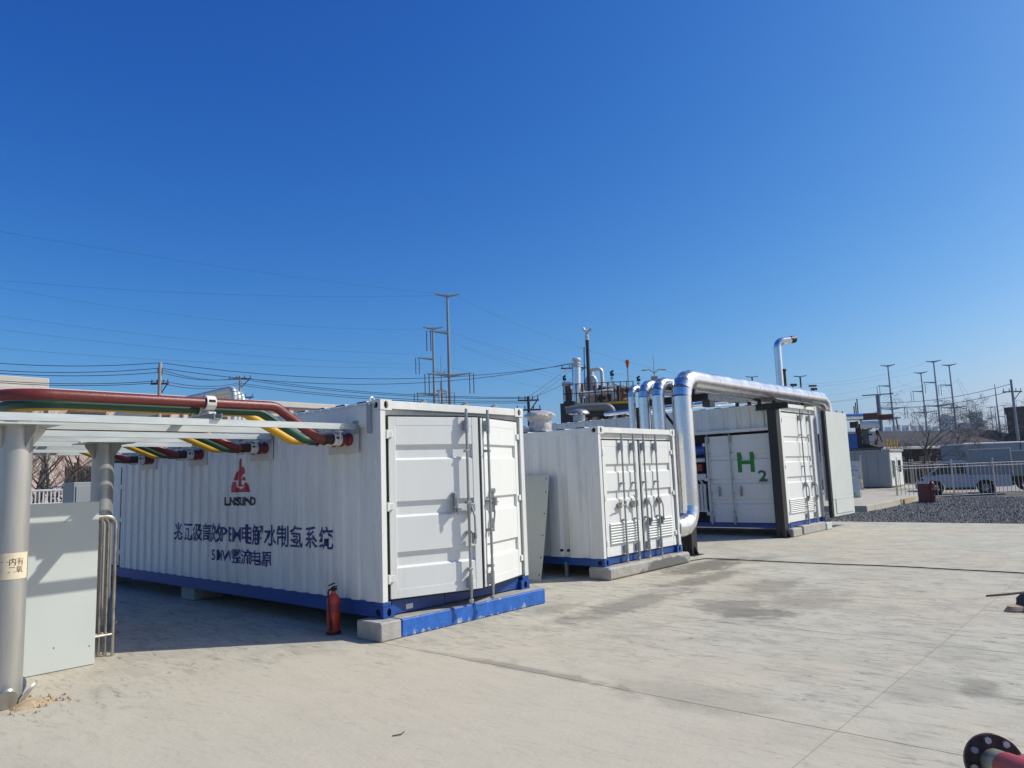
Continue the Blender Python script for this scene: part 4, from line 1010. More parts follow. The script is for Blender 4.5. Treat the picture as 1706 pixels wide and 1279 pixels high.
def tee_pylon(label, pxt, pyt, d):
    tp = at(pxt, pyt, d); t = thing('pylon', label, 'pylon', (tp.x, tp.y, -.1), R_(-72), 'steel pole pylons'); H = tp.z+.1
    m = MB(); m.tube([(0, 0, 0), (0, 0, H)], [.24, .17], 10); m.build('mast', M['pylon'], t)
    m = MB(); m.box(-1.3, 1.3, -.05, .05, H-.06, H+.04); m.build('arm', M['pylon'], t)
    for z in (2.3, 4.4):
        m = MB(); m.box(-1.7, 1.7, -.05, .05, H-z, H-z+.10); m.build('arm', M['pylon'], t)
        m = MB()
        for x in (-1.6, 1.3): m.tube([(x, 0, H-z), (x+.1, 0, H-z-1.0)], .06, 6)
        m.build('insulator', M['insul'], t)
tee_pylon('stubby dark pylon with three crossarms behind the rusty equipment', 1462, 657, 75)
tp = at(1657, 640, 160); m = MB(); m.tube([(0, 0, 0), (0, 0, tp.z)], [.28, .06], 8); tag(m.build('thin_mast', M['pylon'], None, (tp.x, tp.y, 0)), 'thin tapering mast among the distant pylons on the right', 'mast')
def utility_pole(label, px, py, d, arms, mat='pole', r=.15):
    tp = at(px, py, d); t = thing('utility_pole', label, 'utility pole', (tp.x, tp.y, -.1), R_(-45), 'utility poles'); H = tp.z+.1
    m = MB(); m.tube([(0, 0, 0), (0, 0, H)], [r*1.3, r*.8], 10); m.build('pole', M[mat], t)
    for z, k in arms:
        m = MB(); m.box(-k, k, -.04, .04, H-z, H-z+.08); m.tube([(k*.8, 0, H-z), (0, 0, H-z-.6)], .03, 6)
        for x in (-k*.9, -k*.3, k*.4, k*.9): m.cyl((x, 0, H-z+.1), (x, 0, H-z+.28), .035, 6, .02)
        m.build('crossarm', M['insul'], t)
    return t
utility_pole('pale concrete utility pole above the red cable', 267, 604, 42, ((.55, .12), (1.15, .45)), r=.115)
utility_pole('utility pole with two crossarms above the far silver pipes', 400, 626, 52, ((.25, .75), (1.5, .9)), r=.10)
utility_pole('dark utility pole left of the wrapped roof vent', 880, 660, 38, ((.25, .55), (.75, .65)), 'blackst', .09)
utility_pole('utility pole hidden behind the silver stack, its crossarm showing', 955, 605, 46, ((.35, .8),), r=.13)
utility_pole('leaning grey utility pole above the brown building at the right edge', 1684, 632, 62, ((.9, .7), (2.4, .5)), 'pylon', .09)
# telecom tower between the left pylons
tp = at(735, 618, 130); t = thing('telecom_tower', 'lattice telecom tower between the two pylons on the left', 'tower', (tp.x, tp.y, 0), R_(-40)); H = tp.z; z1 = at(735, 680, 130).z
m = MB(); m.cyl((0, 0, H-3), (0, 0, H+3), .12, 6, .03); m.cyl((0, 0, 0), (0, 0, H-2), .34, 8, .22); m.build('mast', M['pylon'], t)
m = MB()
for a in (0, 2.1, 4.2):
    for z in (H-7.3, H-4.6): m.box(-.16, .16, -.1, .1, z-1.1, z+1.1, .03, Matrix.Rotation(a, 4, 'Z') @ Matrix.Translation((.85, 0, 0)))
m.build('antenna_panel', M['vessel'], t)
m = MB()
for z in (H-8.6, H-6, H-3.6): m.lathe([(.9, 0), (1.0, 0), (1.0, .12), (.9, .12)], (0, 0, z), 10)
for s in (-1, 1): m.tube([(0, 0, H-.6), (s*1.6, 0, H+.2)], .06, 6); m.tube([(0, 0, H-1.0), (s*.8, 0, H+.5)], .05, 6)
m.build('platform_ring', M['pylon'], t)
WN = 0
WCOUNT = {}
ORD = ['first', 'second', 'third', 'fourth', 'fifth', 'sixth', 'seventh']
def wire(a, c, sag, r=.016, label='thin black overhead wire', group='overhead wires on the left'):
    if label.startswith('thin'):
        label += {-80: ' left of the pale concrete utility pole', 267: ' right of the pale concrete utility pole', 400: ' right of the two armed utility pole', 880: ' right of the dark utility pole'}[a[0]]
    k = WCOUNT.get(label, 0); WCOUNT[label] = k+1; label += ', %s from the top' % ORD[k]
    A, B = at(*a), at(*c); n = 14; pts = []
    for i in range(n+1):
        s = i/n; p = A.lerp(B, s); p.z -= sag*4*s*(1-s); pts.append(p)
    m = MB(); m.tube(pts, r, 4, caps=False); o = m.build('overhead_wire', M['wire'], ang=None); tag(o, label, 'wire', group)
for ya, yb in ((599, 604), (612, 613), (616, 620), (628, 634), (631, 637)): wire((-80, ya-1, 44), (267, yb, 42), .25, .017)
for yb, yc, sg in ((604, 606, .9), (613, 604, 1.1)): wire((267, yb, 42), (955, yc, 46), sg, .016)
for ya, yb in ((620, 628), (633, 637), (638, 640), (615, 630)): wire((267, ya, 42), (400, yb, 52), .3, .017)
for ya, yb in ((628, 662), (631, 664), (638, 668), (641, 671)): wire((400, ya, 52), (880, yb, 38), .35, .015)
for ya, yb in ((664, 630), (668, 612)): wire((880, ya, 38), (955, yb, 46), .1, .014)
wire((880, 661, 38), (955, 606, 46), .05, .016)
# high voltage lines
HVL = 'faint high voltage line strung from the left pylons'
for a, c, sg in (((-60, 462, 110), (738, 492, 113), 1.0), ((-60, 468, 120), (716, 548, 137), 2.), ((-60, 517, 120), (706, 590, 137), 1.2), ((-60, 541, 120), (704, 607, 137), 1.), ((-60, 575, 125), (704, 613, 137), .8), ((-60, 375, 100), (738, 490, 113), .6)): wire(a, c, sg, .013, HVL, 'high voltage lines on the left')
for a, c, sg in (((752, 490, 113), (1553, 601, 172), 9), ((768, 575, 113), (1570, 633, 172), 7), ((768, 578, 113), (1535, 632, 172), 7.5), ((728, 546, 137), (1532, 620, 195), 7), ((742, 610, 137), (1545, 645, 195), 6), ((770, 562, 113), (1480, 640, 180), 6)):
    wire(a, c, sg, .013, 'faint high voltage line sagging between left and right pylons', 'high voltage lines across the middle')
for a, c, sg in (((1493, 634, 180), (1548, 640, 195), 1.), ((1555, 640, 195), (1596, 632, 180), 1.), ((1594, 632, 180), (1648, 690, 300), 5), ((1596, 630, 180), (1660, 690, 300), 3), ((1468, 678, 75), (1682, 652, 62), .4), ((1468, 670, 75), (1682, 640, 62), .4), ((1572, 632, 172), (1626, 690, 330), 4)):
    wire(a, c, sg, .018, 'faint line strung between the pylons on the right', 'lines on the right')

# ------------------------------------------------------------------ left background
k0_ = at(80, 649, 46); k1_ = at(320, 663, 48.8); b0_ = k0_-(k1_-k0_)*.95; b1_ = k0_+(k1_-k0_)*3.2; b0_.z = b1_.z = 0
dv = (b1_-b0_); Lb = dv.length; ang = math.atan2(dv.y, dv.x)
t = thing('long_building', 'long pale building with pink walls and dark windows behind the beams', 'building', b0_, ang)
m = MB(); m.box(0, Lb, 0, 12, -.1, 6.85); m.build('wall', M['pink'], t)
m = MB(); m.box(-.3, Lb+.3, -.35, 12.3, 6.85, 7.22, .03); m.build('roof_parapet', M['beige'], t)
m = MB(); m.box(-.1, (k0_-b0_).xy.length, -.15, 10, 7.22, 7.76, .03); m.build('roof_block', M['beige'], t)
wf = MB(); wf.box(0, 1.9, -.06, .02, 0, 2.2, .02); wfe = wf.mesh('window_frame', M['brown'])
wp = MB()
for k in range(2):
    for j in range(2): wp.box(.10+.9*k, .92+.9*k, -.085, -.061, .10+1.05*j, 1.05+1.05*j)
wpe = wp.mesh('window_pane', M['glass'])
for i in range(int(Lb/3.6)):
    for z in (.9, 3.9):
        f = link('window', wfe, t, (1.2+i*3.6, -.001, z)); link('window_pane', wpe, f)
    m = MB(); m.box(.2+i*3.6, .55+i*3.6, -.18, -.001, 0, 6.84, .02); m.build('column', M['brown'] if i % 2 else M['beige'], t)
def bare_tree(label, base, h, seed, rt=.10, droop=.0, spread=.55, levels=5, group='bare trees', start=.28):
    t = thing('bare_tree', label, 'tree', base, 0, group); rn = random.Random(seed); tw = MB(); tr = MB()
    def grow(p, dirv, L, r, lev):
        n = 4; pts = [p]; rr = [r]; d = dirv.copy(); q = p.copy()
        for i in range(n):
            d = (d+Vector((rn.uniform(-1, 1), rn.uniform(-1, 1), rn.uniform(-.5, .6)))*.16+Vector((0, 0, -droop*(levels-lev)*.09))).normalized()
            q = q+d*(L/n); pts.append(q.copy()); rr.append(r*(1-.55*(i+1)/n))
        (tr if lev == levels else tw).tube(pts, rr, 6 if lev >= levels-1 else 3, caps=False)
        if lev <= 0: return
        k = rn.randint(3, 5) if lev > 1 else rn.randint(3, 4)
        for j in range(k):
            f = start+(1-start)*(j+rn.random()*.6)/k if lev == levels else rn.uniform(.3, 1)
            i = min(int(f*n), n-1); b = pts[i].lerp(pts[i+1], f*n-i)
            a = rn.random()*6.283; side = Vector((math.cos(a), math.sin(a), rn.uniform(.1, .7)))
            nd = (d*(1-spread)+side*spread).normalized()
            grow(b, nd, L*rn.uniform(.5, .74), max(rr[i]*.55, .006), lev-1)
    grow(Vector((0, 0, -.1)), Vector((rn.uniform(-.08, .08), rn.uniform(-.08, .08), 1)).normalized(), h*.55, rt, levels)
    tr.build('trunk', M['bark'], t, ang=60, recalc=False); tw.build('branches', M['twig'], t, ang=None, recalc=False)
    return t
for i, (px, d, h) in enumerate(((50, 33, 5.5), (62, 36, 5.0), (96, 35, 6.4), (106, 37, 6.0), (137, 36, 5.6), (150, 38, 6.2))):
    b = at(px, 830, d); bare_tree('bare bushy tree before the pink building, %s from the left' % ['first', 'second', 'third', 'fourth', 'fifth', 'sixth'][i], (b.x, b.y, 0), h, 20+i, .10, 0, .6, 4, 'bare trees before the pink building', .12)
# railing on a low wall and blue frame
p0, p1 = at(10, 840, 33), at(121, 838, 33); p0.z = p1.z = 0; dv = p1-p0; a = math.atan2(dv.y, dv.x); L = dv.length
t = thing('low_railing', 'white picket railing on a low wall beyond the standing panel', 'railing', p0, a)
m = MB(); m.box(-1, L, 0, .25, -.1, 1.22, .02); m.build('low_wall', M['beige'], t)
m = MB(); m.box(-1, L, .09, .15, 1.26, 1.33, .01); m.box(-1, L, .09, .15, 1.77, 1.84, .01); m.build('rail', M['clamp'], t)
m = MB(); m.box(0, .045, .10, .14, 1.33, 1.77); me = m.mesh('picket', M['clamp'])
for k in range(int((L+1)/.125)): link('picket', me, t, (-1+k*.125, 0, 0))
p = at(107, 838, 37); t = thing('blue_frame', 'bright blue steel frame behind the white picket railing', 'frame', (p.x, p.y, 0), a)
m = MB()
for x in (-.45, .0, .45): m.box(x-.03, x+.03, -.03, .03, 0, 1.95)
for z in (1.3, 1.62, 1.92): m.box(-.45, .45, -.025, .025, z, z+.05)
m.build('frame_bars', M['blueeq'], t)
m = MB(); m.cyl((.22, .1, 0), (.22, .1, 2.1), .12, 10); m.build('cylinder', M['blueeq'], t)
# far silver pipes behind the lettered container
for k, (px, zz) in enumerate(((390, 4.50), (397, 4.44), (404, 4.40))):
    q = at(px, 655, 22.5+.25*k); q.z = zz
    clad_pipe('%s of the far silver pipes arching behind the lettered container' % ['left', 'middle', 'right'][k], [(q.x+.1, q.y+9, zz-.02), (q.x, q.y, zz), (q.x, q.y, .2)], .085, .22, group='far silver pipes', mat='rail')

# ------------------------------------------------------------------ right background
t = thing('raised_pad', 'raised concrete pad behind the gravel at the right', 'pad', (22.5, 1.62, 0), R_(2.5))
m = MB(); m.box(0, 8.6, 0, 14, -.12, .20, .02); m.build('pad_body', M['yard'], t)
m = MB(); m.box(5.2, 7.6, -.03, -.001, -.1, .19, .005); m.build('broken_face', M['sand'], t)
m = MB(); m.box(8.7, 26, .4, 14, -.12, .18, .02); m.build('pad_rear', M['yard'], t)
PX, PY = 42.0, 5.9
t = thing('prefab_cabin', 'low white prefab cabin with a door and window on the raised pad', 'cabin', (PX, PY, .19))
m = MB()
for k in range(14): m.box(.0, .05, .02+k*.62, .02+k*.62+.612, .12, 2.12, .008)
m.box(.05, 2.75, .02, 8.7, .05, 2.12); m.build('wall', M['prefab'], t)
m = MB(); m.box(.1, 2.7, -.03, .019, .1, 2.12, .005); m.build('end_wall', M['white2'], t)
m = MB(); m.box(-.08, 2.85, -.1, 8.8, 2.12, 2.25, .02); m.build('roof', M['prefab'], t)
m = MB(); m.box(.25, .95, -.06, -.031, .55, 1.65, .01); w_ = m.build('window', M['white2'], t); m = MB(); m.box(.32, .88, -.075, -.061, .62, 1.58); m.build('window_pane', M['glass'], w_)
m = MB(); m.box(1.35, 2.25, -.06, -.031, .12, 1.8, .01); dd = m.build('door', M['white2'], t); m = MB(); m.box(1.5, 2.1, -.075, -.061, .9, 1.6); m.build('door_pane', M['glass'], dd)
# sign board on posts before the cabin
SX, SY = 39.5, 6.2
t = thing('notice_board', 'wide pale notice board on two posts before the prefab cabin', 'sign', (SX, SY, .2))
m = MB()
for y in (.55, 3.2): m.cyl((0, y, 0), (0, y, 1.85), .04, 10); m.lathe([(0, .10), (.05, .08), (.06, .04), (.04, 0)], (0, y, 1.85), 10); m.box(-.1, .1, y-.1, y+.1, 0, .06)
m.build('post', M['tubeg'], t)
m = MB(); m.box(-.03, .03, .6, 3.15, .62, 1.62, .006); bd = m.build('board', M['board'], t)
m = MB(); rn = random.Random(4)
for r_, z in enumerate((1.45, 1.32, 1.18, 1.05, .86, .76)):
    y = 3.0
    while y > .85:
        ww = rn.uniform(.06, .3)
        if rn.random() < .7: m.box(-.034, -.0305, y-ww, y, z, z+(.035 if r_ not in (2, 3) else .07))
        y -= ww+rn.uniform(.05, .2)
m.build('board_print', M['print'], bd)
# pump and bollard
p = at(1423, 815, 36); t = thing('pump', 'white round pump housing on the raised pad beside the open door leaf', 'pump', (p.x, p.y, .2), R_(-70))
m = MB(); m.cyl((0, -.3, .55), (0, .3, .55), .34, 20); m.lathe([(.0, 0), (.2, .0), (.26, .1), (.2, .2)], (0, 0, .05), 14); m.box(-.25, .25, -.2, .2, 0, .3, .03); m.build('pump_body', M['vessel'], t)
m = MB(); m.tube([(0, .3, .55), (0, .5, .55), (0, .55, 0)], .07, 10); m.build('pump_pipe', M['vessel'], t)
p = at(1433, 812, 37); t = thing('hazard_post', 'short post with a yellow box on the raised pad', 'post', (p.x, p.y, .2))
m = MB(); m.cyl((0, 0, 0), (0, 0, .95), .035, 8); m.build('post', M['steel'], t)
m = MB(); m.box(-.1, .1, -.1, .1, .4, .75, .02); m.build('yellow_box', M['yellowp'], t)
# machinery on the cabin roof
D2 = 43.0; O2 = at(1450, 748, D2); rt2 = Vector((math.cos(R_(-75)), math.sin(R_(-75)), 0))
t = thing('roof_machinery', 'rusty compressor machinery with a white cylinder on the cabin roof', 'machinery', (O2.x, O2.y, 2.44))
def q2(px, py, dd=0):
    return at(px, py, D2+dd)-Vector((O2.x, O2.y, 2.44))
def bx2(name, px0, px1, py0, py1, dep, mat, dd=0):
    a = q2(px0, py1, dd); c = q2(px1, py0, dd); m = MB(); cx = (a+c)/2; L = (Vector((c.x, c.y, 0))-Vector((a.x, a.y, 0))).length
    yaw = math.atan2(c.y-a.y, c.x-a.x)
    m.box(-L/2, L/2, 0, dep, min(a.z, c.z)-cx.z, max(a.z, c.z)-cx.z, .015, Matrix.Translation(cx) @ Matrix.Rotation(yaw, 4, 'Z')); return m.build(name, M[mat], t)
m = MB(); m.tube([q2(1405, 695), q2(1438, 694)], pxm(5, D2), 16); m.build('blue_pipe', M['alu'], t)
bx2('rust_box', 1436, 1462, 687, 697, 1.0, 'rust'); bx2('rust_duct', 1462, 1487, 689, 699, .8, 'rust', .3)
m = MB(); m.tube([q2(1433, 708), q2(1457, 707)], pxm(5.5, D2), 18); m.build('white_cylinder', M['clamp'], t)
m = MB(); m.tube([q2(1457, 707), q2(1465, 706)], pxm(6, D2), 16); m.build('cylinder_end', M['vessel'], t)
bx2('dark_housing', 1416, 1428, 702, 712, .8, 'blackst'); bx2('orange_plate', 1426, 1430, 701, 712, .7, 'orange')
bx2('blue_engine', 1414, 1427, 722, 748, 1.2, 'blueeq'); bx2('engine_frame', 1428, 1434, 706, 748, .4, 'blackst', .4)
bx2('base_skid', 1418, 1472, 744, 748.5, 1.6, 'blackst'); bx2('grey_housing', 1438, 1447, 714, 740, .8, 'duct', .5)
bx2('white_panel', 1448, 1456, 720, 735, .3, 'vessel', .2)
rn = random.Random(9)
for k in range(22):
    a = q2(rn.uniform(1430, 1466), rn.uniform(712, 744), rn.uniform(0, .8)); c = a+Vector((rn.uniform(-.15, .15), rn.uniform(-.15, .15), rn.uniform(-.5, .5)))
    m = MB(); m.tube([a, c], rn.uniform(.02, .05), 8); m.build('pipework', M[rn.choice(['blackst', 'vessel', 'duct', 'rust'])], t)
m = MB()
for px in (1478, 1484, 1490, 1495): a = q2(px, 748); m.box(a.x-.03, a.x+.03, a.y-.03, a.y+.03, a.z, a.z+.5)
for py in (734, 741): m.tube([q2(1476, py), q2(1496, py)], .03, 6)
m.build('yellow_railing', M['yellowp'], t)
for px, k in ((1424, 0), (1427, 1), (1430, 2)):
    m = MB(); a = q2(px, 692, .5); m.cyl(a, a+Vector((0, 0, .5+.2*k % .5)), .03, 6); m.build('aerial', M['blackst'], t)

# fences
def fence(label, pts, h, sp, group, name='steel_fence', r=.014, bot=.12):
    t = thing(name, label, 'fence', (pts[0][0], pts[0][1], -.03), 0, group); O = Vector((pts[0][0], pts[0][1], 0))
    bm_ = MB(); bm_.cyl((0, 0, bot), (0, 0, h-.12), r, 6); bme = bm_.mesh('fence_bar', M['tubeg'])
    pm_ = MB(); pm_.cyl((0, 0, 0), (0, 0, h), .04, 10); pm_.lathe([(.0, .13), (.045, .11), (.06, .06), (.045, .02), (.03, 0)], (0, 0, h), 10); pme = pm_.mesh('fence_post', M['tubeg'])
    for (x0, y0), (x1, y1) in zip(pts, pts[1:]):
        A = Vector((x0, y0, 0))-O; B = Vector((x1, y1, 0))-O; L = (B-A).length; nsec = max(1, round(L/2.4))
        for sct in range(nsec):
            P0 = A.lerp(B, sct/nsec); P1 = A.lerp(B, (sct+1)/nsec)
            link('fence_post', pme, t, P0)
            m = MB()
            for z in (bot, h-.22, h-.10) if h > 1.3 else (bot, h-.12): m.tube([P0+Vector((0, 0, z)), P1+Vector((0, 0, z))], .02, 8)
            m.build('fence_rail', M['tubeg'], t)
            n = int((P1-P0).length/sp)
            for k in range(1, n): link('fence_bar', bme, t, P0.lerp(P1, k/n))
    link('fence_post', pme, t, B)
    return t
fence('stainless bar fence along the far edge of the gravel, before the pickup', [(30.8, 2.75), (33.2, 1.0), (36.6, -1.65), (41.5, -5.2)], 1.62, .20, 'stainless bar fences')
fence('second stainless bar fence farther back, behind the pickup', [(50, 6.6), (60, -.6), (66, -5)], 1.75, .24, 'stainless bar fences')
fence('third stainless bar fence farthest back, before the dark shed', [(52.5, 9.2), (64, 1.0)], 1.75, .24, 'stainless bar fences')
# red cabinet and hydrant
p = at(1541, 836, 34.5)
t = thing('hydrant_box', 'dark red steel fire box on the gravel before the fence', 'fire box', (p.x, p.y, -.04), R_(0))
m = MB(); m.box(-.02, .30, -.22, .22, 0, .78, .012); m.build('box_body', M['maroon'], t)  # maroon kept deep so the shaded side of the box reads dark
m = MB(); m.box(-.03, .31, -.235, .23, .78, .80, .005); m.build('lid', M['maroon'], t)
m = MB(); m.box(.02, .26, -.232, -.221, .05, .74, .004); m.build('box_sunlit_face', M['pinkred'], t)  # sunlight on this face painted as a lighter red
p = at(1555, 834, 34.5)
t = thing('fire_hydrant', 'dark red fire hydrant right of the red box on the gravel', 'fire hydrant', (p.x, p.y, -.04))
m = MB(); m.lathe([(.13, 0), (.13, .03), (.09, .04), (.09, .25), (.12, .26), (.12, .30), (.085, .31), (.085, .70), (.10, .72), (.10, .78), (.08, .84), (.03, .88), (.03, .93), (0, .94)], n=18); m.build('barrel', M['maroon'], t)
m = MB(); m.cyl((-.18, 0, .58), (.18, 0, .58), .05, 10); m.cyl((0, -.2, .5), (0, 0, .5), .06, 10); m.build('outlet', M['maroon'], t)
# pickup with cargo box; nose towards the cabin (image left)
pw0, pw1 = at(1560, 822, 43), at(1643, 819, 43)
dv = (Vector((pw0.x, pw0.y, 0))-Vector((pw1.x, pw1.y, 0))); wb = dv.length; dv.normalize()
t = thing('pickup_truck', 'white pickup with a tall grey cargo box parked behind the fence', 'pickup', (pw1.x, pw1.y, -.06), math.atan2(dv.y, dv.x))
hw = .88
side = [(-1.05, .45), (-1.05, .95), (1.28, .98), (1.36, 1.03), (1.62, 1.55), (1.30, 1.58)]
def sideprism(m, poly, y0, y1): m.prism(poly, lambda x, z, y: (x, y, z), y0, y1)
b = MB(); sideprism(b, [(-1.05, .42), (-1.05, .98), (1.25, 1.0), (2.1, 1.02), (wb-.1, 1.0), (wb+.55, .92), (wb+.80, .78), (wb+.82, .42), (wb+.42, .40), (wb+.34, .62), (wb+.18, .74), (wb-.18, .74), (wb-.34, .62), (wb-.42, .40), (.42, .40), (.34, .62), (.18, .74), (-.18, .74), (-.34, .62), (-.42, .40)], -hw, hw); b.build('body', M['carwhite'], t)
b = MB(); sideprism(b, [(.62, 1.0), (.66, 1.62), (.80, 1.70), (1.70, 1.68), (2.45, 1.01)], -hw+.06, hw-.06); b.build('cab', M['carwhite'], t)
for s in (-1, 1):
    b = MB(); sideprism(b, [(.74, 1.05), (.76, 1.58), (1.18, 1.60), (1.18, 1.05)], s*(hw-.058), s*(hw-.045)); sideprism(b, [(1.24, 1.05), (1.24, 1.60), (1.66, 1.59), (2.25, 1.05)], s*(hw-.058), s*(hw-.045)); b.build('side_window', M['glass'], t)
    b = MB(); b.box(1.15, 1.35, s*(hw-.001), s*(hw+.02), .88, .91, .004); b.build('door_handle', M['steel'], t)
    b = MB(); b.box(2.05, 2.25, s*(hw+.01), s*(hw+.18), 1.02, 1.18, .03); b.build('mirror', M['blackst'], t)
    b = MB(); b.box(wb+.45, wb+.72, s*(hw-.3), s*(hw+.01), .74, .88, .03); b.build('headlight', M['glass'], t)
b = MB(); b.quad((1.74, -hw+.12, 1.645), (1.74, hw-.12, 1.645), (2.44, hw-.1, 1.035), (2.44, -hw+.1, 1.035)); b.build('windscreen', M['glass'], t)
b = MB(); b.box(-1.15, .58, -hw-.04, hw+.04, .99, 2.22, .03)
for k in range(7): b.box(-1.12+k*.26, -1.08+k*.26, -hw-.055, hw+.055, 1.02, 2.18, .01)
b.build('cargo_box', M['canvas'], t)
b = MB(); b.box(wb+.62, wb+.86, -hw+.05, hw-.05, .38, .60, .03); b.box(-1.15, -1.04, -hw+.05, hw-.05, .45, .62, .02); b.build('bumper', M['blackst'], t)
b = MB(); b.box(.4, wb-.4, -hw+.02, hw-.02, .28, .42, .01); b.build('sill', M['blackst'], t)
ty = MB(); ty.lathe([(.20, -.11), (.33, -.11), (.355, -.08), (.355, .08), (.33, .11), (.20, .11)], n=24); tye = ty.mesh('tyre', M['tyre'])
rm = MB(); rm.lathe([(.0, .075), (.06, .08), (.07, .06)], n=16); rm.lathe([(.17, .06), (.205, .10), (.205, -.1)], n=24)
for k in range(6): rm.box(.04, .20, -.028, .028, .05, .085, .005, Matrix.Rotation(k*math.pi/3, 4, 'Z'))
rme = rm.mesh('rim', M['steel'])
for x in (0, wb):
    for s in (-1, 1):
        w_ = link('tyre', tye, t, (x, s*(hw-.1), .355)); w_.rotation_euler = (R_(-90*s) if s > 0 else R_(90), 0, 0); link('rim', rme, w_)
# second grey truck body at the very edge, pale trailers, shed, brown building
p = at(1690, 818, 46); t = thing('grey_truck_body', 'grey boxy truck partly cut off at the right edge behind the fence', 'truck', (p.x, p.y, 0), math.atan2(dv.y, dv.x))
m = MB(); m.box(-3.5, .25, -.9, .9, .75, 2.05, .03); m.build('cargo_box', M['canvas'], t)
m = MB(); m.box(-3.5, .1, -.7, .7, .45, .75, .02); m.build('chassis', M['blackst'], t)
for x in (-2.6, -.5):
    for s in (-1, 1): o_ = link('tyre', tye, t, (x, s*.8, .355)); o_.rotation_euler = (R_(90), 0, 0)
pa, pb = at(1608, 765, 56), at(1760, 760, 60); pa.z = pb.z = 0; dv2 = pb-pa; a2 = math.atan2(dv2.y, dv2.x)
for k, (x0, x1, lab) in enumerate(((0, 3.9, 'pale blue boxy trailer behind the pickup, left one'), (3.98, 9.5, 'pale blue boxy trailer behind the pickup, right one'))):
    o = pa+dv2.normalized()*x0; t = thing('box_trailer', lab, 'trailer', o, a2, 'pale blue trailers')
    m = MB(); m.box(0, x1-x0, 0, 2.3, .95, 2.62, .03); m.build('trailer_body', M['paleblue'], t)
    m = MB(); m.box(-.02, x1-x0+.02, -.02, 2.32, 2.62, 2.72, .02); m.build('trailer_roof', M['clamp'], t)
    m = MB(); m.box(.3, x1-x0-.3, .3, 2.0, .5, .95); m.build('chassis', M['blackst'], t)
    for xx in (.7, x1-x0-.7):
        for yy in (.2, 2.1): o_ = link('tyre', tye, t, (xx, yy, .355)); o_.rotation_euler = (R_(90), 0, 0)
# shed
e0, e1 = at(1470, 748, 62), at(1760, 738, 80); e0.z = e1.z = 0; dv3 = e1-e0; L3 = dv3.length
t = thing('long_shed', 'long low shed with a dark sloping roof across the right background', 'shed', e0, math.atan2(dv3.y, dv3.x))
m = MB(); m.sheet([(0, 2.75), (5.5, 4.35), (11, 2.75)], lambda y, z, x: (x, -y*0+y*(1), z), 0, L3)
m.build('roof', M['shed'], t)
m = MB(); m.box(-.05, L3, -.12, .1, 2.62, 2.80, .01); m.build('gutter', M['vessel'], t)
m = MB(); m.box(.2, L3-.2, 2.4, 10.5, -.1, 2.7); m.build('wall', M['shedw'], t)
m = MB(); m.box(.4, .56, .3, .46, 0, 2.7); pe = m.mesh('post', M['shedw']); m = MB(); m.box(1.0, 2.4, 2.34, 2.399, .9, 2.1, .01); we = m.mesh('window', M['glass'])
for k in range(int(L3/3)): link('post', pe, t, (k*3, 0, 0)); link('window', we, t, (k*3, 0, 0))
t = thing('brown_building', 'brown flat roofed building cut off at the right edge', 'building', (72.2, 4.0, -.1), R_(-82))
m = MB(); m.box(0, 12, 0, 9, 0, 6.0, .03); m.build('wall', M['brownw'], t)
m = MB(); m.box(-.1, 12.2, -.1, 9.2, 6.0, 6.2, .02); m.build('roof', M['brown'], t)
m = MB(); m.box(0, 1.2, -.03, .0, 2.2, 4.0); we = m.mesh('window', M['glass'])
for k in range(5): link('window', we, t, (1+k*2.2, 0, 0))
for i, (px, d, h, dr_) in enumerate(((1541, 48, 6.2, .8), (1556, 62, 6.0, .8), (1590, 66, 6.6, .5), (1672, 66, 6.5, .3), (1700, 70, 8.0, .3))):
    b = at(px, 800, d); bare_tree('bare %s before the long dark shed, %s' % (('drooping willow', 'drooping willow', 'tree', 'tree', 'tree')[i], ('nearest the cabin', 'just right of the nearest one', 'left of the pale high rise', 'beside the brown building', 'at the right edge')[i]), (b.x, b.y, 0), h, 40+i, .075, dr_, .5, 5, 'bare trees before the shed', .35)
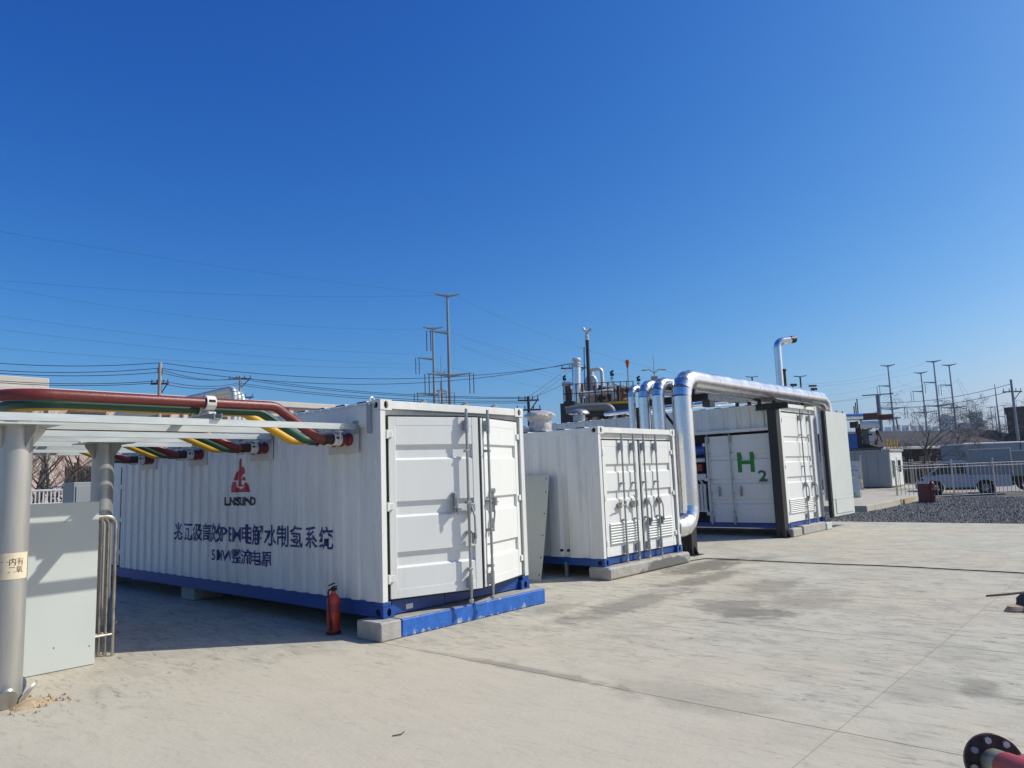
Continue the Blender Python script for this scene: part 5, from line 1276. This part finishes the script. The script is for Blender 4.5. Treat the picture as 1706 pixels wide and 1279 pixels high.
# far high-rise blocks
def high_rise(px0, px1, pyt, d, mat, label, wins=True):
    a = at(px0, 760, d); c = at(px1, 760, d); a.z = c.z = 0; dv = c-a; L = dv.length; H = at((px0+px1)/2, pyt, d).z
    t = thing('high_rise', label, 'high rise', a, math.atan2(dv.y, dv.x), 'far high rise blocks')
    m = MB(); m.box(0, L, 0, L*.7, -2, H);  m.build('wall', M[mat], t)
    wm = MB(); nx = max(2, int(L/9)); z = 4
    while z < H-4:
        for k in range(nx): wm.box(L*(k+.2)/nx, L*(k+.75)/nx, -.3, .0, z, z+1.9)
        z += 3.3
    wm.build('windows', M['twin'], t)['kind'] = 'stuff'
HR = [(1570, 1588, 690, 560, 'tower', 'grey blue high rise just right of the tallest pylon'), (1585, 1597, 692, 620, 'tower', 'grey blue high rise behind the rightmost tall pylon'), (1622, 1645, 685, 520, 'tower', 'tall pale blue high rise standing alone on the right'), (1602, 1623, 704, 600, 'tower2', 'low pinkish high rise left of the pale blue one'),
      (1491, 1499, 709, 700, 'tower2', 'far block first right of the leftmost right hand pylon'), (1499, 1505, 707, 720, 'tower', 'far narrow block second right of the leftmost right hand pylon'), (1507, 1519, 708, 690, 'tower', 'far block third right of the leftmost right hand pylon'), (1522, 1532, 709, 700, 'tower2', 'far block left of the shorter pylon'), (1535, 1544, 708, 720, 'tower', 'far block right of the shorter pylon'), (1546, 1556, 708, 700, 'tower2', 'far block left of the tallest pylon'), (1558, 1568, 710, 740, 'tower2', 'far block directly behind the tallest pylon'), (1592, 1602, 711, 700, 'tower2', 'far small block left of the low pinkish one'), (1478, 1490, 711, 720, 'tower', 'far block behind the leftmost right hand pylon')]
for a in HR: high_rise(*a)

# ------------------------------------------------------------------ thin air between the camera and the far town
HZ = bpy.data.materials.new('haze_air'); HZ.use_nodes = True; hn, hl = nodes(HZ)
for x in list(hn): hn.remove(x)
ho = hn.new('ShaderNodeOutputMaterial'); hv = hn.new('ShaderNodeVolumePrincipled'); hv.inputs['Color'].default_value = (.62, .82, 1, 1); hv.inputs['Density'].default_value = .00036; hv.inputs['Anisotropy'].default_value = .2
hl.new(hv.outputs[0], ho.inputs['Volume'])
m = MB(); m.box(-900, 1700, -900, 1700, -1.6, 48); o = m.build('haze', HZ, ang=None); tag(o, kind='stuff')
